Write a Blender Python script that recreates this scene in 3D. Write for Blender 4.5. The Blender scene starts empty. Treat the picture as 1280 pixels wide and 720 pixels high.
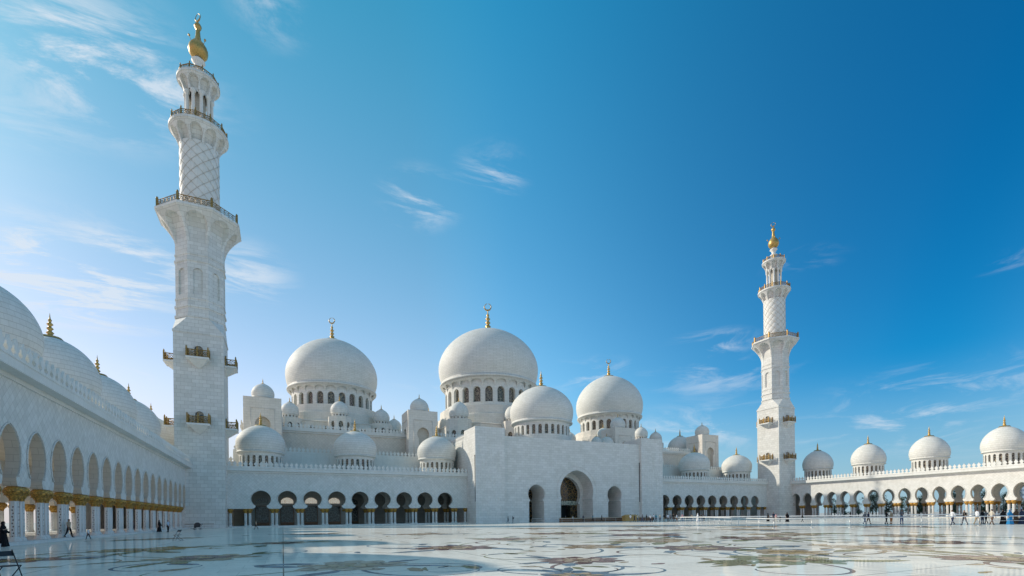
import bpy, bmesh, math, random
from mathutils import Vector, Matrix
random.seed(7)
PI = math.pi; TAU = 2*math.pi
scn = bpy.context.scene
col = scn.collection
R = math.radians

# ------------------------------------------------------------------ layout (metres; X along the far facade, Y away from the camera)
CAM_H = 1.57
YAW = R(25.3); ROLL = R(-0.7); F = 606.0/1280*36
AX = 72.95                       # symmetry axis of the court
WL, WR, WB = -17.2, 163.2, 117.6 # court faces of left, right and far arcades
SUN_DIR = Vector((-1, 0.98, 0)).normalized()
SUN_EL = R(29.5)
FL = 0.22                        # arcade platform height

# ------------------------------------------------------------------ node helpers
class NT:
    def __init__(s, tree): s.t = tree; s.n = tree.nodes; s.l = tree.links
    def node(s, typ, **kw):
        n = s.n.new(typ)
        for k, v in kw.items():
            if k.startswith('_'): setattr(n, k[1:], v)
        return n
    def put(s, sock, v):
        if v is None: return
        if isinstance(v, bpy.types.NodeSocket): s.l.new(v, sock)
        else: sock.default_value = v
    def math(s, op, a, b=None, c=None, clamp=False):
        n = s.n.new('ShaderNodeMath'); n.operation = op; n.use_clamp = clamp
        s.put(n.inputs[0], a); s.put(n.inputs[1], b); s.put(n.inputs[2], c)
        return n.outputs[0]
    def vmath(s, op, a, b=None):
        n = s.n.new('ShaderNodeVectorMath'); n.operation = op
        s.put(n.inputs[0], a); s.put(n.inputs[1], b)
        return n.outputs['Value'] if op in ('DOT_PRODUCT', 'LENGTH', 'DISTANCE') else n.outputs[0]
    def sep(s, v):
        n = s.n.new('ShaderNodeSeparateXYZ'); s.put(n.inputs[0], v); return n.outputs
    def comb(s, x=0., y=0., z=0.):
        n = s.n.new('ShaderNodeCombineXYZ'); s.put(n.inputs[0], x); s.put(n.inputs[1], y); s.put(n.inputs[2], z); return n.outputs[0]
    def mix(s, f, a, b, blend='MIX'):
        n = s.n.new('ShaderNodeMix'); n.data_type = 'RGBA'; n.blend_type = blend
        s.put(n.inputs[0], f)
        s.put(n.inputs[6], a if isinstance(a, bpy.types.NodeSocket) else (*a[:3], 1))
        s.put(n.inputs[7], b if isinstance(b, bpy.types.NodeSocket) else (*b[:3], 1))
        return n.outputs[2]
    def noise(s, vec, scale, detail=4, rough=.5, dist=0.):
        n = s.n.new('ShaderNodeTexNoise'); s.put(n.inputs['Vector'], vec)
        n.inputs['Scale'].default_value = scale; n.inputs['Detail'].default_value = detail
        n.inputs['Roughness'].default_value = rough; n.inputs['Distortion'].default_value = dist
        return n.outputs['Fac']
    def vor(s, vec, scale, feat='F1', out='Distance', rnd=1.):
        n = s.n.new('ShaderNodeTexVoronoi'); n.feature = feat; s.put(n.inputs['Vector'], vec)
        n.inputs['Scale'].default_value = scale; n.inputs['Randomness'].default_value = rnd
        return n.outputs[out]
    def remap(s, v, a, b, c=0., d=1., smooth=False):
        n = s.n.new('ShaderNodeMapRange'); n.clamp = True
        if smooth: n.interpolation_type = 'SMOOTHSTEP'
        s.put(n.inputs[0], v)
        for i, q in enumerate((a, b, c, d)): n.inputs[i+1].default_value = q
        return n.outputs[0]
    def bump(s, h, strength=.3, dist=.05):
        n = s.n.new('ShaderNodeBump'); s.put(n.inputs['Height'], h)
        n.inputs['Strength'].default_value = strength; n.inputs['Distance'].default_value = dist
        return n.outputs[0]

def new_mat(name):
    m = bpy.data.materials.new(name); m.use_nodes = True
    m.node_tree.nodes.clear()
    t = NT(m.node_tree)
    out = t.node('ShaderNodeOutputMaterial'); b = t.node('ShaderNodeBsdfPrincipled')
    t.l.new(b.outputs[0], out.inputs[0])
    return m, t, b, out

def marble(name, kind='block', bw=1.25, bh=.74, base=(.84, .82, .77), dark=.85, rough=.6, mort=.03, stain=.08):
    m, t, b, out = new_mat(name)
    tc = t.node('ShaderNodeTexCoord')
    geo = t.node('ShaderNodeNewGeometry')
    P = tc.outputs['Object']
    sx = t.sep(P)
    if kind == 'dome':
        ang = t.math('ARCTAN2', sx[1], sx[0])
        vec = t.comb(t.math('MULTIPLY', ang, 12.0), sx[2], 0)
    else:
        nn = t.sep(geo.outputs['Normal'])
        ax = t.math('GREATER_THAN', t.math('ABSOLUTE', nn[0]), .71)
        u = t.math('ADD', t.math('MULTIPLY', sx[0], t.math('SUBTRACT', 1., ax)), t.math('MULTIPLY', sx[1], ax))
        v = sx[2]
        if kind == 'diamond':
            u2 = t.math('ADD', u, v); v2 = t.math('SUBTRACT', v, u)
            vec = t.comb(u2, v2, 0)
        else: vec = t.comb(u, v, 0)
    br = t.node('ShaderNodeTexBrick'); t.put(br.inputs['Vector'], vec)
    br.offset = .5 if kind != 'diamond' else 0.
    br.inputs['Scale'].default_value = 1.
    br.inputs['Brick Width'].default_value = bw; br.inputs['Row Height'].default_value = bh
    br.inputs['Mortar Size'].default_value = mort; br.inputs['Mortar Smooth'].default_value = .1
    br.inputs['Bias'].default_value = 0.
    br.inputs['Color1'].default_value = (*base, 1)
    br.inputs['Color2'].default_value = (base[0]*dark, base[1]*dark, base[2]*dark*.99, 1)
    br.inputs['Mortar'].default_value = (base[0]*.70, base[1]*.685, base[2]*.66, 1)
    n1 = t.noise(P, .35, 5, .6); n2 = t.noise(P, 3., 5, .65)
    st = t.remap(n1, .35, .7, 1., 1.-stain); st2 = t.remap(n2, .3, .75, 1.0, .94)
    mp = t.node('ShaderNodeMapping'); t.put(mp.inputs[0], P); mp.inputs['Scale'].default_value = (1.2, 1.2, .12)
    st3 = t.remap(t.noise(mp.outputs[0], 1., 4, .6), .5, .8, 1., .93)
    k = t.math('MULTIPLY', t.math('MULTIPLY', st, st2), st3)
    c = t.mix(1., br.outputs['Color'], t.comb(k, k, t.math('POWER', k, 1.25)), 'MULTIPLY')
    t.put(b.inputs['Base Color'], c)
    b.inputs['Roughness'].default_value = rough
    b.inputs['Specular IOR Level'].default_value = .2
    h = t.math('SUBTRACT', t.math('MULTIPLY', n2, .1), br.outputs['Fac'])
    t.put(b.inputs['Normal'], t.bump(h, .35, .02))
    return m

M = {}
M['block'] = marble('marble_block')
M['diamond'] = marble('marble_diamond', 'diamond', .72, .72, dark=.87, mort=.02)
M['fine'] = marble('marble_fine_block', 'block', 1.3, .62, base=(.83, .81, .765), dark=.88, mort=.02)
M['dome'] = marble('marble_dome', 'dome', 1.5, .55, base=(.82, .795, .735), dark=.91, mort=.028, stain=.06)
M['hall_bounce'] = marble('bounce_tinted_marble_diamond', 'diamond', .9, .9, base=(.84, .755, .65), dark=.90, mort=.022, stain=.06)  # bounce light off the sunlit roofs is put into the hall wall colour
M['hall_bounce_block'] = marble('bounce_tinted_marble_block', 'block', 1.3, .62, base=(.85, .78, .69), dark=.92, mort=.018, stain=.06)  # roof bounce tinted into the stone of towers, terraces and turrets
M['trim'] = marble('marble_trim', 'block', 2.2, 3.0, dark=.95, mort=.008)
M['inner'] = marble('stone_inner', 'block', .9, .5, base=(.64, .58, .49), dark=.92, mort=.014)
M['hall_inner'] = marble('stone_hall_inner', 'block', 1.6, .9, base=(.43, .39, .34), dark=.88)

def gold_mat(name, base=(.60, .36, .07), rough=.42, sc=9., metal=.75, bs=.6):
    m, t, b, out = new_mat(name)
    tc = t.node('ShaderNodeTexCoord')
    v = t.vor(tc.outputs['Object'], sc); n = t.noise(tc.outputs['Object'], sc*.6, 3)
    k = t.remap(v, .05, .7, 1.05, .45)
    t.put(b.inputs['Base Color'], t.mix(1., base, t.comb(k, k, k), 'MULTIPLY'))
    b.inputs['Metallic'].default_value = metal; b.inputs['Roughness'].default_value = rough
    t.put(b.inputs['Normal'], t.bump(t.math('ADD', t.math('MULTIPLY', v, -1.), n), bs, .04))
    return m
M['gold'] = gold_mat('gilded_capital', (.80, .44, .09), .5, 8., .35, .9)
M['goldfin'] = gold_mat('polished_gold_mosaic', (.85, .55, .17), .42, 14., .6, .15)
M['bronze'] = gold_mat('bronze_railing', (.55, .34, .10), .5, 5., .5, .2)

def simple(name, c, rough=.6, metal=0., var=.15, sc=6., spec=.5):
    m, t, b, out = new_mat(name)
    tc = t.node('ShaderNodeTexCoord')
    n = t.noise(tc.outputs['Object'], sc, 4, .6)
    k = t.remap(n, .25, .75, 1.-var, 1.+var)
    t.put(b.inputs['Base Color'], t.mix(1., c, t.comb(k, k, k), 'MULTIPLY'))
    b.inputs['Roughness'].default_value = rough; b.inputs['Metallic'].default_value = metal
    b.inputs['Specular IOR Level'].default_value = spec
    return m
M['glass'] = simple('dark_window_glass', (.012, .013, .014), .08, 0, .3, .5)
M['void'] = simple('dark_doorway', (.006, .007, .008), .7)
M['wood'] = simple('brown_screen_wood', (.17, .075, .028), .5, 0, .3, 3.)
M['steel'] = simple('brushed_steel', (.62, .60, .56), .35, .5, .06)
M['black'] = simple('black_frame', (.02, .02, .022), .5)
M['tanbox'] = simple('straw_coloured_kiosk', (.50, .30, .09), .6, 0, .3, 4.)
M['bark'] = simple('tree_bark', (.13, .09, .06), .9, 0, .3)
M['leaf'] = simple('tree_leaf', (.045, .075, .025), .7, 0, .45, 1.2)
M['sidewalk'] = simple('pale_outer_paving', (.50, .47, .42), .8, 0, .1, .3)
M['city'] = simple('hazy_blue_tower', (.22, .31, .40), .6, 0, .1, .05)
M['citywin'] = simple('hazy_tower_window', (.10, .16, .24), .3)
M['rail_white'] = simple('white_painted_rail', (.78, .77, .74), .4)

def lattice(name, sc, c_line, c_bg, th=.06, metal=.4):
    m, t, b, out = new_mat(name)
    tc = t.node('ShaderNodeTexCoord')
    nz = t.node('ShaderNodeTexNoise'); t.put(nz.inputs['Vector'], tc.outputs['Object']); nz.inputs['Scale'].default_value = sc*.8
    vec = t.vmath('ADD', tc.outputs['Object'], t.vmath('SCALE', nz.outputs['Color'], None)) if False else tc.outputs['Object']
    d = t.vor(vec, sc, 'DISTANCE_TO_EDGE')
    f = t.remap(d, th*.6, th, 1., 0.)
    d2 = t.vor(vec, sc*2.6); f2 = t.remap(d2, .16, .22, 1., 0.)
    ff = t.math('MAXIMUM', f, f2)
    t.put(b.inputs['Base Color'], t.mix(ff, c_bg, c_line))
    t.put(b.inputs['Roughness'], t.remap(ff, 0, 1, .12, .4)); t.put(b.inputs['Metallic'], t.math('MULTIPLY', ff, metal))
    return m
M['lattice'] = lattice('gilded_glass_lattice', 1.1, (.30, .17, .05), (.016, .015, .012), .045)
M['winlat'] = lattice('window_lattice', 1.6, (.30, .25, .17), (.045, .045, .045), .12, 0)
M['mosaic'] = lattice('mosaic_glass', 1.8, (.16, .17, .15), (.02, .02, .02), .08, 0)
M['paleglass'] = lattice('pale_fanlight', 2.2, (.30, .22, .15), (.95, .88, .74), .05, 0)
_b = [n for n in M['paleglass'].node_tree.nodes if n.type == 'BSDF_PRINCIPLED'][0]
_b.inputs['Emission Color'].default_value = (.9, .78, .62, 1); _b.inputs['Emission Strength'].default_value = .32   # glass glows by itself, standing in for daylight behind it
M['greenband'] = lattice('pale_green_tracery', 1.3, (.50, .48, .36), (.20, .23, .20), .12, 0)

# inlaid column shaft: dots climbing each facet, driven by the facet uv
def column_mat():
    m, t, b, out = new_mat('inlaid_column_marble')
    uv = t.node('ShaderNodeUVMap'); s = t.sep(uv.outputs[0])
    fu = t.math('FRACT', s[0]); fv = t.math('FRACT', t.math('MULTIPLY', s[1], 4.2))
    wob = t.math('MULTIPLY', t.math('SINE', t.math('MULTIPLY', s[1], 13.)), .16)
    du = t.math('SUBTRACT', t.math('SUBTRACT', fu, .5), wob); dv = t.math('SUBTRACT', fv, .5)
    d = t.math('SQRT', t.math('ADD', t.math('MULTIPLY', t.math('MULTIPLY', du, du), 1.1), t.math('MULTIPLY', t.math('MULTIPLY', dv, dv), 1.2)))
    dot = t.remap(d, .22, .30, 1., 0.)
    vine = t.remap(t.math('ABSOLUTE', du), .03, .06, .2, 0.)
    lim = t.math('MULTIPLY', t.math('LESS_THAN', s[1], 2.55), t.math('GREATER_THAN', s[1], .35))
    alt = t.math('GREATER_THAN', t.math('FRACT', t.math('MULTIPLY', t.math('FLOOR', s[0]), .5)), .25)
    f = t.math('MULTIPLY', t.math('MAXIMUM', dot, vine), t.math('MULTIPLY', lim, alt))
    tc = t.node('ShaderNodeTexCoord')
    rnd = t.vor(tc.outputs['Object'], 3.5, 'F1', 'Color')
    dc = t.mix(t.sep(rnd)[0], (.02, .02, .04), (.10, .045, .03))
    t.put(b.inputs['Base Color'], t.mix(f, (.76, .74, .70), dc))
    b.inputs['Roughness'].default_value = .3
    return m
M['column'] = column_mat()

# polished courtyard marble: a lit stone base under a fresnel-like polish
def floor_mat(name, kind='white', c=(.97, .90, .80)):
    m, t, b, out = new_mat(name)
    geo = t.node('ShaderNodeNewGeometry'); P = geo.outputs['Position']
    n1 = t.noise(P, .12, 5, .6); n2 = t.noise(P, 1.6, 6, .65, .6)
    if kind == 'white':
        br = t.node('ShaderNodeTexBrick'); t.put(br.inputs['Vector'], P); br.offset = 0.
        br.inputs['Brick Width'].default_value = 7.2; br.inputs['Row Height'].default_value = 7.2
        br.inputs['Scale'].default_value = 1; br.inputs['Mortar Size'].default_value = .02
        br.inputs['Color1'].default_value = (*c, 1); br.inputs['Color2'].default_value = (c[0]*.96, c[1]*.96, c[2]*.95, 1)
        br.inputs['Mortar'].default_value = (.22, .2, .18, 1)
        br2 = t.node('ShaderNodeTexBrick'); t.put(br2.inputs['Vector'], P); br2.offset = .5
        for k_, v_ in (('Brick Width', 1.2), ('Row Height', 1.2), ('Scale', 1), ('Mortar Size', .008)): br2.inputs[k_].default_value = v_
        br2.inputs['Color1'].default_value = (1, 1, 1, 1); br2.inputs['Color2'].default_value = (.95, .945, .94, 1); br2.inputs['Mortar'].default_value = (.74, .72, .69, 1)
        basec = t.mix(1., br.outputs['Color'], br2.outputs['Color'], 'MULTIPLY')
        vein = t.remap(t.math('ABSOLUTE', t.math('SUBTRACT', n2, .5)), 0., .05, .90, 1.)
    else:
        v = t.vor(P, 1.7, 'F1', 'Color')
        k2 = t.remap(t.sep(v)[0], 0, 1, .62, 1.15)
        basec = t.mix(1., c, t.comb(k2, k2, k2), 'MULTIPLY')
        vein = t.remap(t.vor(P, 1.7, 'DISTANCE_TO_EDGE'), .03, .06, .55, 1.)
    k = t.math('MULTIPLY', vein, t.remap(n1, .3, .7, .93, 1.03))
    c1 = t.mix(1., basec, t.comb(k, k, k), 'MULTIPLY')
    t.n.remove(b)
    dif = t.node('ShaderNodeBsdfDiffuse'); t.put(dif.inputs[0], c1)
    gl = t.node('ShaderNodeBsdfGlossy'); gl.inputs['Color'].default_value = (1., .93, .83, 1)
    rr = t.remap(t.noise(P, .25, 3), .35, .65, .015, .07)
    t.put(gl.inputs['Roughness'], rr)
    w = t.noise(P, .55, 3, .55)
    nb = t.bump(w, .12, .05); t.put(gl.inputs['Normal'], nb)
    lw = t.node('ShaderNodeLayerWeight'); lw.inputs[0].default_value = .5
    fz = t.remap(lw.outputs['Facing'], .80, 1.0, .05, .44)
    mx = t.node('ShaderNodeMixShader'); t.put(mx.inputs[0], fz); t.l.new(dif.outputs[0], mx.inputs[1]); t.l.new(gl.outputs[0], mx.inputs[2])
    t.l.new(mx.outputs[0], out.inputs[0])
    return m
M['floor'] = floor_mat('polished_white_marble_floor')
for nm, c in dict(tan=(.56, .42, .28), mauve=(.28, .18, .17), ochre=(.52, .35, .15), olive=(.32, .31, .18), teal=(.22, .30, .37), pink=(.62, .49, .38)).items():
    M['in_'+nm] = floor_mat('inlay_'+nm, 'inlay', c)

# ------------------------------------------------------------------ mesh builder
class MB:
    def __init__(s): s.v = []; s.f = []; s.m = []; s.sm = []; s.uv = {}
    def add(s, vs, fs, mi=0, smooth=False, uvs=None):
        o = len(s.v); s.v += [tuple(v) for v in vs]
        for i, f in enumerate(fs):
            s.f.append(tuple(o+j for j in f)); s.m.append(mi); s.sm.append(smooth)
            if uvs: s.uv[len(s.f)-1] = uvs[i]
    def quad(s, a, b, c, d, mi=0, smooth=False): s.add([a, b, c, d], [(0, 1, 2, 3)], mi, smooth)
    def box(s, x0, x1, y0, y1, z0, z1, mi=0):
        s.add([(x, y, z) for z in (z0, z1) for y in (y0, y1) for x in (x0, x1)],
              [(0, 2, 3, 1), (4, 5, 7, 6), (0, 1, 5, 4), (2, 6, 7, 3), (0, 4, 6, 2), (1, 3, 7, 5)], mi)
    def obox(s, c, ang, hx, hy, z0, z1, mi=0):
        ca, sa = math.cos(ang), math.sin(ang)
        p = [(c[0]+x*ca-y*sa, c[1]+x*sa+y*ca, z) for z in (z0, z1) for y in (-hy, hy) for x in (-hx, hx)]
        s.add(p, [(0, 2, 3, 1), (4, 5, 7, 6), (0, 1, 5, 4), (2, 6, 7, 3), (0, 4, 6, 2), (1, 3, 7, 5)], mi)
    def lathe(s, prof, n=32, c=(0, 0), mi=0, smooth=True, rot=0., cap=False):
        vs = []; fs = []
        for r, z in prof:
            for k in range(n):
                a = TAU*k/n+rot; vs.append((c[0]+r*math.cos(a), c[1]+r*math.sin(a), z))
        for i in range(len(prof)-1):
            for k in range(n):
                k2 = (k+1) % n
                fs.append((i*n+k, i*n+k2, (i+1)*n+k2, (i+1)*n+k))
        if cap:
            fs.append(tuple(range(n))[::-1]); fs.append(tuple((len(prof)-1)*n+k for k in range(n)))
        s.add(vs, fs, mi, smooth)
    def tube(s, pts, rad, n=6, mi=0, smooth=True):
        pts = [Vector(p) for p in pts]; rads = rad if isinstance(rad, (list, tuple)) else [rad]*len(pts)
        vs = []; fs = []
        for i, p in enumerate(pts):
            d = (pts[min(i+1, len(pts)-1)]-pts[max(i-1, 0)]).normalized()
            up = Vector((0, 0, 1)) if abs(d.z) < .9 else Vector((1, 0, 0))
            a = d.cross(up).normalized(); b = d.cross(a)
            for k in range(n):
                t = TAU*k/n; vs.append(p+(a*math.cos(t)+b*math.sin(t))*rads[i])
        for i in range(len(pts)-1):
            for k in range(n):
                k2 = (k+1) % n; fs.append((i*n+k, i*n+k2, (i+1)*n+k2, (i+1)*n+k))
        fs.append(tuple(range(n))); fs.append(tuple((len(pts)-1)*n+k for k in range(n))[::-1])
        s.add(vs, fs, mi, smooth)
    def ring(s, c, u, v, r, t, n=14, mi=0):
        c = Vector(c); u = Vector(u); v = Vector(v)
        s.tube([c+(u*math.cos(TAU*k/n)+v*math.sin(TAU*k/n))*r for k in range(n+1)], t, 4, mi)
    def build(s, name, mats, parent=None, loc=None):
        me = bpy.data.meshes.new(name); me.from_pydata(s.v, [], s.f)
        if not isinstance(mats, (list, tuple)): mats = [mats]
        for m in mats: me.materials.append(m)
        me.polygons.foreach_set('material_index', s.m); me.polygons.foreach_set('use_smooth', s.sm)
        if s.uv:
            uvl = me.uv_layers.new(name='UVMap')
            for fi, uvs in s.uv.items():
                for li, q in zip(me.polygons[fi].loop_indices, uvs): uvl.data[li].uv = q
        me.update()
        bm = bmesh.new(); bm.from_mesh(me); bmesh.ops.recalc_face_normals(bm, faces=bm.faces) if s.fixn else None
        bm.to_mesh(me); bm.free()
        o = bpy.data.objects.new(name, me); col.objects.link(o)
        if loc is not None: o.location = loc
        if parent is not None: o.parent = parent
        return o
    fixn = True

def tag(o, label=None, cat=None, group=None, kind=None):
    if label: o['label'] = label
    if cat: o['category'] = cat
    if group: o['group'] = group
    if kind: o['kind'] = kind
    return o
def thing(name, label, cat, loc=(0, 0, 0), rz=0., group=None):
    o = bpy.data.objects.new(name, None); col.objects.link(o); o.empty_display_size = .5
    o.location = loc; o.rotation_euler = (0, 0, rz)
    return tag(o, label, cat, group)
def inst(src, parent, loc, rz=0., sc=None):
    c = src.copy(); col.objects.link(c); c.parent = parent; c.location = loc; c.rotation_euler = (0, 0, rz)
    if sc: c.scale = sc
    for g in src.children:
        d = g.copy(); col.objects.link(d); d.parent = c
    return c

# ------------------------------------------------------------------ arches
def horseshoe(Rx, Rz, zc, nw, hw, z0, n=18, point=.06):
    """half outline, z rising: springing, flare into the neck, round head with a slight point"""
    pts = []
    tn = math.asin(min(1, nw/Rx)); zn = zc-Rz*math.cos(tn)
    if hw is not None:
        for i in range(6):
            t = i/6.; a = t*PI/2
            pts.append((nw+(hw-nw)*(1-math.sin(a)), z0+(zn-z0)*(1-math.cos(a))*.999+.0001*i))
    for i in range(n+1):
        a = -PI/2+ (PI/2-tn) *0 + 0
        th = -(PI/2-tn) + (PI-tn)*i/n     # from neck to crown, measured from horizontal
        x = Rx*math.cos(th); z = zc+Rz*math.sin(th)
        if th > .6: z += point*Rz*((th-.6)/(PI/2-.6))**2
        pts.append((max(0., x), z))
    pts[-1] = (0., pts[-1][1])
    return pts
def plainarch(hw, zs, top, z0, n=10):
    pts = [(hw, z0)]
    for i in range(n+1):
        a = PI/2*i/n; pts.append((hw*math.cos(a), zs+(top-zs)*math.sin(a)))
    pts[-1] = (0., pts[-1][1])
    return pts

def band(mb, bays, prof, z0, z1, depth, fm, mi=0, mi_in=None, sub=1, back=True, floor_sill=False, ends=False):
    """wall strip with one opening per bay; prof z starts at the sill; z0..z1 is the wall"""
    if mi_in is None: mi_in = mi
    sill = prof[0][1]
    for (a, b) in bays:
        c = (a+b)/2
        for sgn in (-1, 1):
            e = a if sgn < 0 else b
            for i in range(len(prof)-1):
                (xa, za), (xb, zb) = prof[i], prof[i+1]
                if zb-za > 1e-6:
                    for d in ((0, depth) if back else (0,)):
                        for k in range(sub):
                            t0, t1 = k/sub, (k+1)/sub
                            pa0 = c+sgn*xa; pb0 = c+sgn*xb
                            q = [fm(pa0+(e-pa0)*t0, za, d), fm(pa0+(e-pa0)*t1, za, d), fm(pb0+(e-pb0)*t1, zb, d), fm(pb0+(e-pb0)*t0, zb, d)]
                            mb.quad(*q, mi)
                mb.quad(fm(c+sgn*xa, za, 0), fm(c+sgn*xa, za, depth), fm(c+sgn*xb, zb, depth), fm(c+sgn*xb, zb, 0), mi_in, True)
            # underside of the springing
            if sill <= z0+1e-6 and not floor_sill:
                mb.quad(fm(c+sgn*prof[0][0], sill, 0), fm(e, sill, 0), fm(e, sill, depth), fm(c+sgn*prof[0][0], sill, depth), mi)
        top = prof[-1][1]
        ns = max(1, sub*2)
        for d in ((0, depth) if back else (0,)):
            for k in range(ns):
                x0 = a+(b-a)*k/ns; x1 = a+(b-a)*(k+1)/ns
                mb.quad(fm(x0, top, d), fm(x1, top, d), fm(x1, z1, d), fm(x0, z1, d), mi)
                if sill > z0+1e-6: mb.quad(fm(x0, z0, d), fm(x1, z0, d), fm(x1, sill, d), fm(x0, sill, d), mi)
        if sill > z0+1e-6: mb.quad(fm(c-prof[0][0], sill, 0), fm(c+prof[0][0], sill, 0), fm(c+prof[0][0], sill, depth), fm(c-prof[0][0], sill, depth), mi)
    if ends:
        for e in (bays[0][0], bays[-1][1]):
            mb.quad(fm(e, z0, 0), fm(e, z0, depth), fm(e, z1, depth), fm(e, z1, 0), mi)
def cylmap(c, rfun, Rref):
    def fm(x, z, d):
        a = x/Rref; r = (rfun(z) if callable(rfun) else rfun)-d
        return (c[0]+r*math.cos(a), c[1]+r*math.sin(a), z)
    return fm

# ------------------------------------------------------------------ parapet of leaf-shaped merlons
MER = [(.47, 0), (.47, .22), (.20, .34), (.20, .50), (.37, .66), (.38, .86), (.24, 1.02), (.13, 1.12), (.10, 1.2), (0, 1.40)]
def merlons(mb, p0, p1, z, sp=.74, sc=1., th=.2, mi=0):
    p0 = Vector((*p0, 0)); p1 = Vector((*p1, 0)); L = (p1-p0).length
    n = max(1, round(L/sp)); d = (p1-p0)/L; nn = Vector((-d.y, d.x, 0))*(th/2)
    for k in range(n):
        c = p0+d*(L*(k+.5)/n)
        out = [(x*sc, h*sc) for x, h in MER]+[(-x*sc, h*sc) for x, h in MER[-2::-1]]
        N = len(out)
        vs = [c+d*x+nn+Vector((0, 0, z+h)) for x, h in out]+[c+d*x-nn+Vector((0, 0, z+h)) for x, h in out]
        fs = []
        H = N//2
        for i in range(H):    # quads across
            j = N-1-i
            if i+1 <= j-1:
                fs.append((i, i+1, j-1, j)); fs.append((N+j, N+j-1, N+i+1, N+i))
        for i in range(N-1): fs.append((i, N+i, N+i+1, i+1))
        mb.add(vs, fs, mi)

# ------------------------------------------------------------------ gold finials
def finial(name, parent, loc, h, crescent=False, collar=1.):
    mb = MB(); r = h*.11
    pr = [(r*3.8*collar, -.06*h), (r*3.2*collar, .02*h), (r*1.6, .05*h), (r*1.0, .09*h), (r*.7, .12*h), (r*1.2, .19*h), (r*.55, .26*h), (r*.5, .29*h), (r*1.05, .36*h),
          (r*.45, .43*h), (r*.4, .46*h), (r*1.0, .53*h), (r*.42, .60*h), (r*.38, .64*h), (r*.6, .70*h), (r*.25, .76*h), (r*.15, .86*h), (0.005, 1.*h)]
    mb.lathe(pr, 14)
    if crescent:
        cz = 1.08*h; rr = h*.15; n = 20
        pts = []; rad = []
        for k in range(n+1):
            a = PI/2+.15+(TAU-.30)*k/n
            pts.append((rr*math.cos(a), 0, cz+rr*math.sin(a))); rad.append(.012*h+.024*h*math.sin(PI*k/n)**2)
        mb.tube(pts, rad, 6)
    o = mb.build(name, M['goldfin'], parent, loc)
    o.rotation_euler = (0, 0, -YAW)
    return o

# ------------------------------------------------------------------ domes
def dome_profile(Rd, zr, zc, za, n=30, rbase=None):
    hu = za-zc
    th0 = -math.acos(min(1, (rbase or Rd*.93)/Rd))
    pr = []
    lo = (zc-zr)/abs(math.sin(th0)) if th0 < 0 else 1
    for i in range(n+1):
        th = th0+(PI/2-th0)*i/n
        r = Rd*math.cos(th)
        z = zc+(hu*.89*math.sin(th) if th > 0 else lo*math.sin(th))
        if th > .35: z += hu*.11*((th-.35)/(PI/2-.35))**1.5
        pr.append((max(r, .001), z))
    return pr
def dome(parent, c, Rd, z0, zr, zc, za, nwin=16, win=(.3, .5, .9), big=False, fin=2.5, crescent=False, label=None, name='dome', detail=48, glass='winlat', collar=1.):
    """shell plus drum as one part; window glass and finial are sub-parts"""
    mb = MB(); L = lambda z: z-z0
    pr = dome_profile(Rd, L(zr), L(zc), L(za), 30)
    rb = pr[0][0]; ov = Rd*.045
    ring = [(rb*.93, L(zr)-Rd*.075), (rb+ov*.3, L(zr)-Rd*.045), (rb+ov, L(zr)-Rd*.03), (rb+ov, L(zr)-.004*Rd), (rb+ov*.35, L(zr)+.012*Rd)]
    mb.lathe(ring+pr, detail)
    rd = rb*.94; zt = L(zr)-Rd*.07
    ww, ws, wt = win            # half width fraction of bay, sill frac, top frac
    Lb = TAU*rd/nwin; hw = Lb*ww
    sill = zt*ws; top = zt*wt
    prof = plainarch(hw, top-hw*1.15, top, sill, 7)
    band(mb, [(k*Lb, (k+1)*Lb) for k in range(nwin)], prof, 0, zt, Rd*.07, cylmap((0, 0), rd, rd), 0, back=False, sub=1)
    if big:
        # scalloped band of blind arches under the ring
        zz0, zz1 = top+(zt-top)*.12, zt+Rd*.02
        pf = plainarch(Lb*.43, zz0+(zz1-zz0)*.35, zz0+(zz1-zz0)*.86, zz0, 7)
        ro = rd; ri = rb+ov*.8
        fm = cylmap((0, 0), lambda z: ro+(ri-ro)*max(0, (z-zz0)/(zz1-zz0))**1.6+.02, rd)
        band(mb, [((k+.0)*Lb, (k+1.)*Lb) for k in range(nwin)], pf, zz0, zz1, .32, fm, 0, back=False)
        mb.lathe([(rd+.02, 0), (rd+.35, .02), (rd+.35, sill*.35), (rd+.02, sill*.42)], detail)
    o = mb.build(name, M['dome'], parent, (c[0], c[1], z0))
    if label: o['label'] = label
    g = MB(); g.lathe([(rd-Rd*.055, .05), (rd-Rd*.055, zt-.05)], nwin*2)
    gg = g.build('window_glass', M[glass], o)
    finial('finial', o, (0, 0, L(za)-.03*fin), fin, crescent, collar)
    return o
def copy_dome(src, parent, c, z0, label=None):
    o = inst(src, parent, (c[0], c[1], z0))
    if label: o['label'] = label
    return o

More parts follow.
